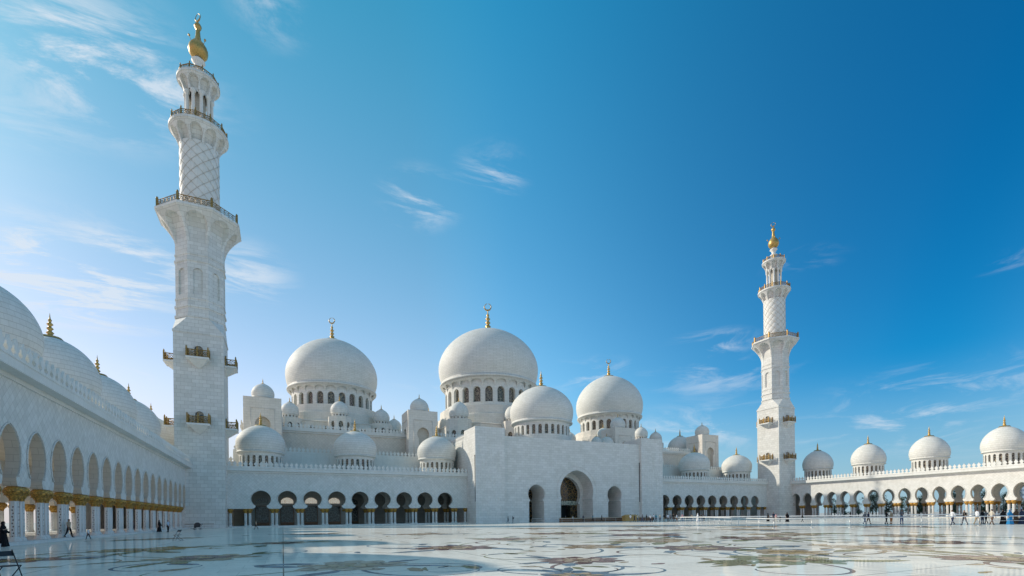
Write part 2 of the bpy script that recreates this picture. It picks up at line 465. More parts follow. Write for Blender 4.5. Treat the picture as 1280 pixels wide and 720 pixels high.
# ------------------------------------------------------------------ columns
def make_column(parent, h, rs, cap_h, cap_r):
    mb = MB(); n = 8; hs = h-cap_h
    vs = []; fs = []; uvs = []
    for z in (.34, hs):
        for k in range(n):
            a = TAU*(k+.5)/n; vs.append((rs*math.cos(a), rs*math.sin(a), z))
    for k in range(n):
        k2 = (k+1) % n; fs.append((k, k2, n+k2, n+k)); uvs.append(((k, .34), (k+1, .34), (k+1, hs), (k, hs)))
    mb.add(vs, fs, 0, False, uvs)
    for k in range(n):      # slim rib on each corner
        a = TAU*(k+.5)/n; c = (rs*.99*math.cos(a), rs*.99*math.sin(a))
        mb.tube([(c[0], c[1], .34), (c[0], c[1], hs)], .03, 5, 1)
    mb.lathe([(rs*1.62, 0), (rs*1.62, .12), (rs*1.45, .14), (rs*1.4, .22), (rs*1.2, .26), (rs*1.15, .33), (rs*.9, .35)], 8, mi=1, smooth=False, rot=PI/8)
    o = mb.build('column', [M['column'], M['trim']], parent)
    cb = MB()
    cr = cap_r
    cb.lathe([(rs*1.0, hs-.06), (rs*1.18, hs-.03), (rs*1.18, hs+.04), (rs*1.02, hs+.06), (rs*1.10, hs+.12*cap_h), (cr*.60, hs+.26*cap_h), (cr*.86, hs+.44*cap_h),
              (cr*1.0, hs+.62*cap_h), (cr*.98, hs+.76*cap_h), (cr*.84, hs+.90*cap_h), (cr*.66, hs+.97*cap_h), (cr*.66, h), (0.01, h)], 16)
    for tier, (z0, z1, z2, r0, r1) in enumerate(((.06, .30, .44, 1.1, 1.05), (.30, .50, .66, .95, 1.12))):   # palm leaves curling out
        for k in range(8):
            a = TAU*(k+.5*tier)/8; w = cr*.27
            pts = [(rs*r0, hs+z0*cap_h, w*.4), (cr*(.62 if tier == 0 else .80)*r1, hs+z1*cap_h, w), (cr*(.84 if tier == 0 else 1.)*r1, hs+z2*cap_h, w*.7), (cr*(.88 if tier == 0 else 1.03)*r1, hs+(z2-.1)*cap_h, w*.1)]
            vs = []
            for r, z, ww in pts:
                for s_ in (-1, 0, 1):
                    rr = r*(1.0 if s_ else 1.06); vs.append((rr*math.cos(a)-s_*ww*math.sin(a), rr*math.sin(a)+s_*ww*math.cos(a), z))
            fs = [(i*3+j, i*3+j+1, i*3+j+4, i*3+j+3) for i in range(3) for j in range(2)]
            cb.add(vs, fs, 0, True)
    cb.fixn = False
    cb.build('capital', M['gold'], o)
    return o

# ------------------------------------------------------------------ ground
gm = MB(); gm.quad((-4000, -3000, -.02), (4000, -3000, -.02), (4000, 5000, -.02), (-4000, 5000, -.02))
tag(gm.build('ground', M['sidewalk']), kind='structure')
gm = MB(); gm.quad((WL-1.2, -60, 0), (WR+1.2, -60, 0), (WR+1.2, WB+2, 0), (WL-1.2, WB+2, 0))
tag(gm.build('courtyard_floor', M['floor']), kind='structure')

# floral inlay: petals, leaves and stems laid flush in the floor
def blob(mb, cx, cy, r, n_l, amp, rot, z, sx=1., squash=1., N=56, mi=0):
    pts = []
    for k in range(N):
        a = TAU*k/N
        rr = r*(1+amp*math.sin(n_l*a+rot)+.06*math.sin(2.3*n_l*a+1.+rot))
        x = rr*math.cos(a)*sx; y = rr*math.sin(a)*squash
        pts.append((cx+x*math.cos(rot)-y*math.sin(rot), cy+x*math.sin(rot)+y*math.cos(rot), z))
    mb.add(pts+[(cx, cy, z)], [(k, (k+1) % N, N) for k in range(N)], mi)
def leaf(mb, cx, cy, L, w, rot, z, mi=0):
    pts = []; N = 14
    for k in range(N+1):
        t = k/N; pts.append((t*L, w*math.sin(PI*t)**.8*(1+.25*math.sin(9*t))))
    for k in range(N-1, 0, -1):
        t = k/N; pts.append((t*L, -w*.8*math.sin(PI*t)**1.1))
    bend = random.uniform(-.3, .3)
    P = []
    for x, y in pts:
        y += bend*x*x/L
        P.append((cx+x*math.cos(rot)-y*math.sin(rot), cy+x*math.sin(rot)+y*math.cos(rot), z))
    c = (sum(p[0] for p in P)/len(P), sum(p[1] for p in P)/len(P), z)
    mb.add(P+[c], [(k, (k+1) % len(P), len(P)) for k in range(len(P))], mi)
def vine(mb, p, ang, L, w, curl, z, mi=0):
    N = 26; x, y = p; l = []; r_ = []
    for k in range(N+1):
        t = k/N; ww = w*(1-.7*t)
        l.append((x-math.sin(ang)*ww, y+math.cos(ang)*ww, z)); r_.append((x+math.sin(ang)*ww, y-math.cos(ang)*ww, z))
        x += math.cos(ang)*L/N; y += math.sin(ang)*L/N; ang += curl*(.4+1.6*t)/N
    mb.add(l+r_, [(k, k+1, N+2+k, N+1+k) for k in range(N)], mi)
    return x, y, ang
im = MB(); mats = ['tan', 'mauve', 'ochre', 'olive', 'teal', 'pink']
rs = random.Random(21)
def flower(x, y, r, a, b_, cen=2):
    r *= .95
    k = flower.k = getattr(flower, 'k', 0)+1
    z = .004+.0002*(k % 5)
    rot = rs.uniform(0, 6)
    for k in range(10):          # outer petals, then inner petals, then the heart
        a2 = rot+TAU*k/10+rs.uniform(-.12, .12); leaf(im, x+math.cos(a2)*r*.38, y+math.sin(a2)*r*.38, r*rs.uniform(.62, .85), r*.30, a2+rs.uniform(-.2, .2), z+.0003*k, a)
    for k in range(7):
        a2 = rot+.3+TAU*k/7; leaf(im, x+math.cos(a2)*r*.12, y+math.sin(a2)*r*.12, r*rs.uniform(.42, .62), r*.19, a2, z+.005+.0003*k, b_)
    blob(im, x, y, r*.20, 8, .18, rot, z+.009, mi=a)
    blob(im, x, y, r*.09, 6, .1, rot, z+.012, mi=cen)
def spray(x, y, r, mi, n):
    z = .0032
    for k in range(n):
        a = rs.uniform(0, TAU); leaf(im, x+math.cos(a)*r*.8, y+math.sin(a)*r*.8, r*rs.uniform(.7, 1.4), r*rs.uniform(.12, .26), a+rs.uniform(-.5, .5), z+.0004*k, mi)
flist = [(17.5, 16.8, 1.9, 1, 0), (14.2, 20.5, 1.6, 0, 5), (9.5, 14.5, 1.4, 1, 5), (7.0, 10.8, 1.1, 4, 0), (20.5, 23.5, 2.4, 0, 5), (26, 30, 2.8, 1, 0), (15.5, 11.0, 1.8, 3, 0),
         (18.5, 13.0, 1.5, 0, 2), (27.5, 21.5, 2.4, 1, 5), (34, 24.5, 2.8, 0, 5), (24, 12.5, 2.0, 5, 0), (30, 13.5, 2.0, 1, 0), (21.0, 7.6, 1.5, 1, 0), (42, 33, 3.2, 5, 0), (37, 18, 2.4, 0, 5),
         (33, 40, 3.0, 1, 5), (22, 38, 2.6, 0, 1), (14, 31, 2.2, 5, 1), (51, 41, 3.4, 0, 5), (8, 24, 2.0, 1, 0), (2, 17, 1.8, 5, 0), (-3, 24, 2.0, 0, 1), (-7, 33, 2.3, 2, 0), (0, 36, 2.0, 5, 1),
         (-1.5, 12.5, 1.1, 0, 5), (-10, 27, 1.7, 1, 2), (44, 52, 3.2, 5, 0), (30, 56, 3., 0, 5), (60, 30, 3.2, 1, 5), (-9, 52, 2.3, 0, 5), (3, 55, 2.2, 1, 0), (12, 46, 2.4, 5, 0)]
for (x, y, r, a, b_) in flist:
    flower(x, y, r, a, b_)
    spray(x, y, r, rs.choice((3, 4, 3)), rs.choice((4, 5, 6)))
    for q in range(3):
        ang = rs.uniform(0, TAU)
        e = vine(im, (x+math.cos(ang)*r, y+math.sin(ang)*r), ang, r*rs.uniform(2.5, 4.5), .05+.018*r, rs.choice((-3.4, -2.2, 2.4, 3.6)), .0024, rs.choice((3, 4, 0, 1)))
        leaf(im, e[0], e[1], r*.7, r*.16, e[2], .0036, rs.choice((3, 4, 0)))
for q in range(130):            # small scattered leaves between the flowers
    x_ = rs.uniform(2, 60); y_ = rs.uniform(6, 62)
    for k in range(rs.choice((1, 2, 3))): leaf(im, x_+rs.uniform(-.8, .8), y_+rs.uniform(-.8, .8), rs.uniform(.5, 1.3), rs.uniform(.08, .22), rs.uniform(0, TAU), .0016+.00002*q%.0005, rs.choice((0, 0, 1, 3, 4, 5, 2)))
im.fixn = False
o = im.build('floor_floral_inlay', [M['in_'+k] for k in mats]); tag(o, kind='structure')

# ------------------------------------------------------------------ side arcades
BS = 4.12; Y0 = 59.96
piersL = [Y0+BS*k for k in range(-12, 13)]            # 25 piers
archesL = [p-BS/2 for p in piersL]+[piersL[-1]+BS/2]
PROF_S = horseshoe(1.5, 2.0, 6.35, .95, 1.22, 4.2, 20)
WT = .8
def side_arcade(name, label, xw, sgn, y_lo, y_hi, piers, dome_ys, ydome_label, xdome):
    """sgn: direction from court face into the arcade"""
    t = thing(name, label, 'arcade', (0, 0, 0))
    lo, hi = piers[0]-BS, piers[-1]+BS
    bays = [(a, a+BS) for a in ([piers[0]-BS]+piers)]
    x2 = xw+sgn*16.2
    for nm, xf, dirn in (('wall', xw, sgn), ('wall', x2, -sgn)):
        mb = MB()
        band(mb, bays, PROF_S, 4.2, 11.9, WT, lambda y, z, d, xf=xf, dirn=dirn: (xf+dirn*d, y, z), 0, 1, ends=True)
        if hi < y_hi: mb.box(min(xf, xf+dirn*WT), max(xf, xf+dirn*WT), hi, y_hi, 0, 11.9)
        mb.box(min(xf, xf+dirn*WT), max(xf, xf+dirn*WT), y_lo, lo, 0, 11.9)
        # raised moulding around each arch
        for (a, b) in bays:
            c = (a+b)/2; xo = xf-dirn*.05
            pts = [(xo, c+x*1.06, 6.35+(z-6.35)*1.045) for x, z in PROF_S[7:]]+[(xo, c-x*1.06, 6.35+(z-6.35)*1.045) for x, z in PROF_S[-2:6:-1]]
            mb.tube(pts, .055, 5, 0)
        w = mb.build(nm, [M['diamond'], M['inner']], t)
    mb = MB()
    xa, xb = sorted((xw-sgn*.0, x2+sgn*.0))
    mb.box(min(xw, x2)+.003+0, max(xw, x2)-.003, y_lo, y_hi, 11.903, 12.1, 1)
    mb.box(min(xw+sgn*WT, x2-sgn*WT)+.01, max(xw+sgn*WT, x2-sgn*WT)-.01, y_lo, y_hi, 9.6, 9.9)
    mb.build('roof', [M['inner'], M['trim']], t)
    mb = MB()
    for xf, dirn in ((xw, sgn), (x2, -sgn)):
        e = xf-dirn*1.02; a, b = sorted((e, xf+dirn*.9))
        mb.box(a, b, y_lo, y_hi, 11.95, 12.62)
        a, b = sorted((xf-dirn*.14, xf+dirn*.3)); mb.box(a, b, y_lo, y_hi, 11.62, 11.947)
        mb.box(*sorted((xf-dirn*1.07, xf-dirn*.1)), y_lo, y_hi, 12.623, 12.76)
        if dirn == sgn: merlons(mb, (xf-dirn*.75, y_lo), (xf-dirn*.75, y_hi), 12.75, 1.0)
    mb.build('parapet', M['trim'], t)
    mb = MB()
    mb.box(*sorted((xw-sgn*.62, x2+sgn*.62)), y_lo, y_hi, 0, FL)
    mb.build('plinth', M['trim'], t)
    first = None
    for p in piers:
        for xc in (xw+sgn*.4, x2-sgn*.4):
            for dy in (-.43, .43):
                if first is None:
                    first = make_column(t, 4.2-FL, .232, 1.0 if sgn < 0 else .92, .58 if sgn < 0 else .54); first.location = (xc, p+dy, FL)
                else: inst(first, t, (xc, p+dy, FL))
    d0 = None
    for y in dome_ys:
        if d0 is None: d0 = dome(t, (xdome, y), 4.75, 12.1, 17.2, 18.7, 23.9, 22, (.27, .12, .9), fin=3.0)
        else: copy_dome(d0, t, (xdome, y), 12.1)
    # square base under each dome
    mb = MB()
    for y in dome_ys: mb.lathe([(5.1, 12.1), (5.1, 12.9), (4.6, 12.95)], 32, (xdome, y))
    mb.build('dome_base', M['trim'], t)
    return t
DY = [Y0+16.48*k for k in range(-3, 5)]
left = side_arcade('arcade', 'shaded marble arcade along the left edge with gilded palm capitals and inlaid columns', WL, -1, -14, 150, piersL, DY+[Y0+16.48*5], '', -25.1)
piersR = [Y0+BS*k for k in range(-9, 13)]
right = side_arcade('arcade', 'sunlit white marble arcade on the right with sky showing through its arches', WR, 1, -14, 150, piersR, DY[1:], '', 172.3)

# ------------------------------------------------------------------ far arcades, left and right of the portal
WS = 5.15
PROF_W = horseshoe(1.88, 1.75, 6.05, 1.05, 1.8, 3.95, 20, .03)
def wing(label, x0, x1, arches, solid_side, dxs, first_hidden=False):
    t = thing('arcade', label, 'arcade')
    mb = MB()
    bays = [(a-WS/2, a+WS/2) for a in arches]
    fm = lambda x, z, d: (x, WB+d, z)
    band(mb, bays, PROF_W, 3.95, 11.9, 1.1, fm, 0, 1, ends=True)
    lo, hi = bays[0][0], bays[-1][1]
    # end pieces carried by a lintel with an open narrow bay
    for a, b in ((x0, lo), (hi, x1)):
        if b-a > .3: mb.box(a, b, WB, WB+1.1, 3.95, 11.9)
    for c in arches:
        pts = [(c+x*1.05, WB-.05, 6.05+(z-6.05)*1.045) for x, z in PROF_W[7:]]+[(c-x*1.05, WB-.05, 6.05+(z-6.05)*1.045) for x, z in PROF_W[-2:6:-1]]
        mb.tube(pts, .055, 5, 0)
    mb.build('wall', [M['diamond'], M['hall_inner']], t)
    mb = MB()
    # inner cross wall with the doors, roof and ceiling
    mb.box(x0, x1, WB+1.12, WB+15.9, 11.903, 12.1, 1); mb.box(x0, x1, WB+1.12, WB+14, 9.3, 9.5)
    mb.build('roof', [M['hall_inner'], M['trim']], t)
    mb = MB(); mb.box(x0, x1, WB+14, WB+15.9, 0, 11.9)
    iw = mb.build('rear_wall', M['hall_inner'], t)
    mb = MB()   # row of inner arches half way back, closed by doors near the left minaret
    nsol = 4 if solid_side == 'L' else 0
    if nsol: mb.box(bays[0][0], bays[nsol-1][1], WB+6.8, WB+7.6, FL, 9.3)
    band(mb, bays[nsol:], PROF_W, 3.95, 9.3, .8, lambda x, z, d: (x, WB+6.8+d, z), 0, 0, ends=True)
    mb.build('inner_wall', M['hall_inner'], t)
    mb = MB()
    mb.box(x0, x1, WB-.6, WB+.9, 12.0, 12.62); mb.box(x0, x1, WB-.22, WB+.3, 11.62, 11.997); mb.box(x0, x1, WB-.68, WB-.1, 12.623, 12.74)
    merlons(mb, (x0, WB-.4), (x1, WB-.4), 12.73, 1.0)
    mb.box(x0, x1, WB+14.6, WB+15.9, 12.1, 18.2); merlons(mb, (x0, WB+15), (x1, WB+15), 18.2, 1.0, 1.05)
    mb.build('parapet', M['trim'], t)
    mb = MB(); mb.box(x0, x1, WB-.6, WB+14, 0, FL); mb.build('plinth', M['trim'], t)
    first = None
    px = [a-WS/2 for a in arches]+[arches[-1]+WS/2]
    for p in px:
        for yy in ((WB+.55,) if (solid_side == 'L' and p < px[4]-.1) else (WB+.55, WB+7.2)):
            for dx in (-.4, .4):
                loc = (p+dx, yy, FL)
                if first is None: first = make_column(t, 3.95-FL, .245, .90, .54); first.location = loc
                else: inst(first, t, loc)
    if lo-x0 > 2.5: inst(first, t, (x0+.5, WB+.55, FL))
    if x1-hi > 2.5: inst(first, t, (x1-.5, WB+.55, FL))
    # doors with fanlights on the rear wall
    for i, a in enumerate(arches):
        if solid_side == 'L' and i < 5 or i in (7, 2):
            mb = MB(); yy = WB+6.69 if (solid_side == 'L' and i < 4) else WB+13.9
            mb.box(a-1.3, a+1.3, yy, yy+.1, FL, 4.6); mb.box(a-1.45, a-1.3, yy-.1, yy+.1, FL, 4.75, 1); mb.box(a+1.3, a+1.45, yy-.1, yy+.1, FL, 4.75, 1)
            mb.box(a-1.3, a+1.3, yy-.1, yy+.1, 4.6, 4.75, 1); mb.box(a-1.3, a+1.3, yy-.08, yy, FL, FL+.7, 1)
            d = mb.build('door', [M['mosaic'], M['wood']], t)
            fb = MB(); n = 16; yy -= .02
            fb.add([(a, yy, 5.3)]+[(a+1.3*max(-1, min(1, 1.12*math.cos(PI*k/n))), yy, 5.3+1.35*math.sin(PI*k/n)) for k in range(n+1)], [(0, k+1, k+2) for k in range(n)])
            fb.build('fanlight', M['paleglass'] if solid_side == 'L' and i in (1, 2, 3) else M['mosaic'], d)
    d0 = None
    for x, Rw in dxs:
        if d0 is None: d0 = dome(t, (x, WB+8.4), 5.15, 12.1, 17.0, 19.0, 23.4, 22, (.27, .30, .86), fin=3.2)
        else: copy_dome(d0, t, (x, WB+8.4), 12.1)
    return t
aL = [37.0-WS*k for k in range(8, -1, -1)]
aR = [108.9-WS]+[108.9+WS*k for k in range(9)]
wing('shaded far arcade between the tall left minaret and the entrance portal', -10.5, 43.0, aL, 'L', [(-4.4, 1), (16.5, 1), (37.5, 1)])
wing('shaded far arcade between the entrance portal and the right minaret', 102.9, 156.4, aR, 'R', [(151.3, 1), (130.4, 1), (109.4, 1)])

# ------------------------------------------------------------------ minarets
def railing(mb, pts, h=1.25, closed=True, post=.2, fill=True, z=0):
    n = len(pts); rng = range(n if closed else n-1)
    for i in range(n):
        p = pts[i]; mb.box(p[0]-post, p[0]+post, p[1]-post, p[1]+post, z, z+h*1.28)
        mb.lathe([(post*.9, z+h*1.28), (post*1.2, z+h*1.38), (.01, z+h*1.62)], 6, p)
    for i in rng:
        a = Vector((*pts[i], 0)); b = Vector((*pts[(i+1) % n], 0)); d = b-a; L = d.length; d.normalize()
        for hz, r in ((.12, .08), (1.0, .10)):
            mb.tube([a+Vector((0, 0, z+h*hz)), b+Vector((0, 0, z+h*hz))], r, 4)
        if fill:
            m = max(1, round(L/1.0)); s = L/m
            for k in range(m):
                c = a+d*(s*(k+.5)); mb.ring(c+Vector((0, 0, z+h*.55)), d, (0, 0, 1), min(s, h)*.34, .06, 10)
                mb.tube([c-d*s*.5+Vector((0, 0, z+h*.15)), c+Vector((0, 0, z+h*.5)), c+d*s*.5+Vector((0, 0, z+h*.95))], .035, 4)
                mb.tube([c-d*s*.5+Vector((0, 0, z+h*.95)), c+Vector((0, 0, z+h*.6)), c+d*s*.5+Vector((0, 0, z+h*.15))], .035, 4)
                if k: mb.tube([a+d*(s*k)+Vector((0, 0, z)), a+d*(s*k)+Vector((0, 0, z+h))], .05, 4)
def poly(n, r, rot=0.): return [(r*math.cos(TAU*k/n+rot), r*math.sin(TAU*k/n+rot)) for k in range(n)]
def minaret(label, c):
    t = thing('minaret', label, 'minaret', (c[0], c[1], 0))
    S = 4.25; A8 = 4.15/math.cos(PI/8)     # half width; octagon circumradius
    # square shaft with door recesses shown by dark doors
    mb = MB()
    mb.box(-S, S, -S, S, 0, 38.7)
    mb.box(-S-.12, S+.12, -S-.12, S+.12, 38.703, 39.05)
    mb.box(-S-.06, S+.06, -S-.06, S+.06, 0, .5)
    mb.build('square_shaft', M['block'], t)
    mb = MB()
    # broach from square to octagon
    zq, zo = 39.05, 42.0
    sq = []; h = A8*math.sin(PI/8)
    oc = poly(8, A8, PI/8)
    ring8 = []
    vs = [(x, y, zo) for x, y in oc]; 
    corners = [(S+.05, S+.05), (-S-.05, S+.05), (-S-.05, -S-.05), (S+.05, -S-.05)]
    vs += [(x, y, zq) for x, y in corners]
    # oc index 0: angle 22.5 (right, lower y+), 1: 67.5, 2:112.5 ...
    fs = []
    for q in range(4):
        fs.append((2*q, 2*q+1, 8+q))                       # triangle on each corner
        fs.append((2*q+1, (2*q+2) % 8, 8+(q+1) % 4, 8+q))    # sloping side
    mb.add(vs, fs)
    def oct_band(r, z0, z1): mb.lathe([(r-.35, z0-.12), (r, z0), (r, z1), (r-.35, z1+.1)], 8, smooth=False, rot=PI/8)
    mb.lathe([(A8, 42.0), (A8, 44.2)], 8, smooth=False, rot=PI/8)
    oct_band(A8+.22, 42.0, 42.5); oct_band(A8+.22, 44.0, 44.4); oct_band(A8+.12, 45.6, 45.9)
    mb.lathe([(A8, 44.2), (A8, 46.0)], 8, smooth=False, rot=PI/8)
    side = 2*A8*math.sin(PI/8)
    # blind arch niches on the octagon
    pf = plainarch(side*.24, 51.0, 51.8, 46.6, 8)
    ap = A8*math.cos(PI/8)
    for k in range(8):
        a = TAU*k/8; n_ = Vector((math.cos(a), math.sin(a), 0)); u_ = Vector((-math.sin(a), math.cos(a), 0))
        band(mb, [(-side/2, side/2)], pf, 46.0, 53.0, .3, lambda x, z, d: tuple(n_*(ap-d)+u_*x+Vector((0, 0, z))), back=False)
        mb.quad(*[tuple(n_*(ap-.3)+u_*x+Vector((0, 0, z))) for x, z in ((-side*.3, 46.4), (side*.3, 46.4), (side*.3, 52.2), (-side*.3, 52.2))])
    oct_band(A8+.2, 53.1, 53.5); oct_band(A8+.12, 54.4, 54.7)
    mb.lathe([(A8, 53.0), (A8, 63.0)], 8, smooth=False, rot=PI/8)
    mb.build('octagonal_shaft', M['block'], t)
    # first flared corbel (octagonal, deep arches) and deck
    def corbel(n, z0, z1, r0, r1, rot, dep, name='corbel'):
        mb = MB()
        Rr = 1.; L = TAU/n
        def rad(z): 
            q = min(1, max(0, (z-z0)/(z1-z0))); return r0+(r1-r0)*(.25*q+.75*q**2)
        H = z1-z0
        half = [(L*.38, z0), (L*.395, z0+H*.25), (L*.425, z0+H*.42), (L*.435, z0+H*.56), (L*.395, z0+H*.70), (L*.30, z0+H*.81), (L*.15, z0+H*.89), (0, z0+H*.915)]
        if n == 8:
            def fm(x, z, d):      # flat facets
                k = math.floor((x)/L+1e-6); k = min(n-1, max(0, k)); loc = (x-(k+.5)*L)
                a = (k+.5)*L+rot; r = rad(z)-d
                n_ = (math.cos(a), math.sin(a)); u_ = (-math.sin(a), math.cos(a))
                xx = loc/(L/2)*math.tan(PI/8)*r
                return (n_[0]*r+u_[0]*xx, n_[1]*r+u_[1]*xx, z)
        else: 
            def fm(x, z, d):
                a = x+rot; r = rad(z)-d; return (r*math.cos(a), r*math.sin(a), z)
        bays = [(k*L+1e-5, (k+1)*L-1e-5) for k in range(n)]
        band(mb, bays, half, z0, z1, dep, fm, back=False, floor_sill=True, sub=2)
        # niche backs: a slimmer flare inside
        pr = []
        for i in range(9):
            z = z0+H*.92*i/8; pr.append(((rad(z)-dep)*(1/math.cos(PI/8) if n == 8 else 1), z))
        mb.lathe(pr, 8 if n == 8 else 48, smooth=(n != 8), rot=(rot if n == 8 else 0))
        k8 = 1/math.cos(PI/8) if n == 8 else 1
        mb.lathe([((r1+.0)*k8, z1), ((r1+.12)*k8, z1+.03), ((r1+.12)*k8, z1+.5), ((r1-.3)*k8, z1+.52), (.5, z1+.53)], 8 if n == 8 else 48, smooth=False, rot=(rot if n == 8 else 0))
        return mb.build(name, M['block'], t)
    corbel(8, 56.8, 62.4, 4.15, 7.1, -PI/8, 1.1)
    mb = MB(); railing(mb, poly(8, 7.35, PI/8), 1.35, z=62.93); mb.build('balcony_railing', M['bronze'], t)
    # round shaft with crossing helical ribs
    mb = MB(); NA, NZ = 144, 110; z0, z1 = 62.9, 78.0; vs = []; fs = []
    for i in range(NZ+1):
        z = z0+(z1-z0)*i/NZ
        for k in range(NA):
            a = TAU*k/NA
            p1 = abs(math.sin(5*a-(z-z0)*1.45)); p2 = abs(math.sin(5*a+(z-z0)*1.45))
            r = 3.36+.10*(p1**.7)+.07*(p2**.7)
            vs.append((r*math.cos(a), r*math.sin(a), z))
    for i in range(NZ):
        for k in range(NA):
            k2 = (k+1) % NA; fs.append((i*NA+k, i*NA+k2, (i+1)*NA+k2, (i+1)*NA+k))
    mb.add(vs, fs, 0, True)
    mb.lathe([(3.7, 62.9), (3.7, 63.4), (3.5, 63.6)], 48)
    for k in range(10):
        for sg in (-1, 1):
            mb.tube([(3.5*math.cos(TAU*k/10+sg*(z-z0)*.29), 3.5*math.sin(TAU*k/10+sg*(z-z0)*.29), z) for z in [z0+(z1-z0)*i/44 for i in range(45)]], .035, 5, 1)
    mb.build('round_shaft', [M['trim'], M['inner']], t)
    corbel(10, 77.0, 80.9, 3.45, 5.15, 0, .9)
    mb = MB(); railing(mb, poly(12, 4.95), 1.2, post=.12, z=81.42); mb.build('balcony_railing', M['bronze'], t)
    mb = MB(); mb.lathe([(1.15, 81.4), (1.15, 89.2)], 24)
    lc = mb.build('lantern_core', M['inner'], t)
    cyl = MB(); cyl.lathe([(.5, 0), (.5, .4), (.31, .55), (.31, 6.7), (.5, 6.9), (.5, 7.4)], 12)
    c0 = cyl.build('lantern_column', M['trim'], t, (2.25, 0, 81.4))
    for k in range(1, 10):
        a = TAU*k/10; inst(c0, t, (2.25*math.cos(a), 2.25*math.sin(a), 81.4))
    corbel(8+1, 88.7, 91.4, 2.62, 3.7, 0, .7)
    mb = MB(); railing(mb, poly(10, 3.5), .95, post=.1, z=91.92); mb.build('balcony_railing', M['bronze'], t)
    mb = MB(); mb.lathe([(1.2, 91.9), (.9, 92.4), (.68, 93.2), (.8, 93.9), (1.25, 94.35), (1.2, 94.5), (.68, 94.8), (.62, 95.4), (.8, 95.9), (1.25, 96.35), (1.2, 96.5), (.7, 96.7), (.62, 97.2)], 24)
    mb.build('neck', M['trim'], t)
    mb = MB(); mb.lathe([(.75, 97.05), (1.2, 97.25), (1.65, 97.9), (1.78, 98.6), (1.6, 99.4), (1.1, 100.2), (.62, 100.8), (.46, 101.6), (.38, 102.7), (.3, 102.9), (.55, 103.2), (.68, 103.7), (.5, 104.1), (.2, 104.4), (.08, 104.7), (.05, 104.9)], 24)
    for k in range(4):
        a = PI/4+TAU*k/4; mb.lathe([(.02, 99.9), (.2, 100.1), (.2, 100.3), (.02, 100.5)], 8, (1.95*math.cos(a), 1.95*math.sin(a))); mb.tube([(1.5*math.cos(a), 1.5*math.sin(a), 99.5), (1.95*math.cos(a), 1.95*math.sin(a), 100.1)], .05, 4)
    fin = mb.build('gold_bulb', M['goldfin'], t)
    mb = MB(); pts = []; rad = []
    for k in range(21):
        a = PI/2+.16+(TAU-.32)*k/20; pts.append((.72*math.cos(a), 0, 105.55+.72*math.sin(a))); rad.append(.05+.11*math.sin(PI*k/20)**2)
    mb.tube(pts, rad, 6); cr = mb.build('crescent', M['goldfin'], fin); cr.rotation_euler = (0, 0, -YAW-.4)
    # four faces, two levels of small balconies
    for fk in range(4):
        for z in (20.6, 33.6):
            a = TAU*fk/4
            bb = MB()
            pr = [(1.95, 2.1, 0), (1.95, 2.1, -.35), (1.5, 1.7, -.55), (1.1, 1.2, -1.0), (.5, .5, -1.6), (.1, .06, -1.9)]
            for i in range(len(pr)-1):
                (w0, d0, h0), (w1, d1, h1) = pr[i], pr[i+1]
                q0 = [(0, -w0, h0), (d0, -w0, h0), (d0, w0, h0), (0, w0, h0)]; q1 = [(0, -w1, h1), (d1, -w1, h1), (d1, w1, h1), (0, w1, h1)]
                for j in range(3): bb.quad(q0[j], q0[j+1], q1[j+1], q1[j])
            bb.quad((0, -1.95, 0), (2.1, -1.95, 0), (2.1, 1.95, 0), (0, 1.95, 0))
            # door surround
            pts = [(.06, .85, 0), (.06, .85, 1.9)]+[(.06, .85*math.cos(PI*k/10), 1.9+.85*math.sin(PI*k/10)) for k in range(11)]+[(.06, -.85, 0)]
            bb.tube(pts, .12, 5)
            b = bb.build('balcony', M['trim'], t, (S*math.cos(a), S*math.sin(a), z)); b.rotation_euler = (0, 0, a)
            dd = MB(); dd.add([(.02, 0, .02)]+[(.02, .75, .02), (.02, .75, 1.9)]+[(.02, .75*math.cos(PI*k/10), 1.9+.75*math.sin(PI*k/10)) for k in range(11)]+[(.02, -.75, .02)], [(0, i, i+1) for i in range(1, 14)])
            dd.build('door', M['winlat'], b)
            rr = MB(); railing(rr, [(.1, -1.8), (1.95, -1.8), (1.95, 0), (1.95, 1.8), (.1, 1.8)], 1.3, closed=False, post=.13, z=.01)
            rr.build('railing', M['bronze'], b)
    return t
minaret('tall near minaret on the left with its whole square shaft in shade', (-14.75, 117.85))
minaret('distant minaret at the right corner of the court with one sunlit face', (160.65, 116.95))

# ------------------------------------------------------------------ entrance portal
pt = thing('entrance_portal', 'tall blank marble entrance portal with three arches at the centre of the far side', 'portal')
PV = 111.5
X0, X1 = AX-30.0, AX+29.7
PW = 8.0
mb = MB()
for xa, xb in ((X0, X0+PW), (X1-PW, X1)):
    mb = MB(); mb.box(xa, xb, PV, PV+8.0, 0, 24.0); mb.build('pylon', M['fine'], pt)
for x, y in ((X0+PW+.12, PV+.86), (X1-PW-.12, PV+.86), (X0-.04, PV+.3)):
    mb = MB(); mb.box(x-.07, x+.07, y-.07, y+.03, 5.4, 16.6); mb.lathe([(.12, 16.6), (.12, 16.9)], 6, (x, y)); mb.build('downpipe', M['black'], pt)
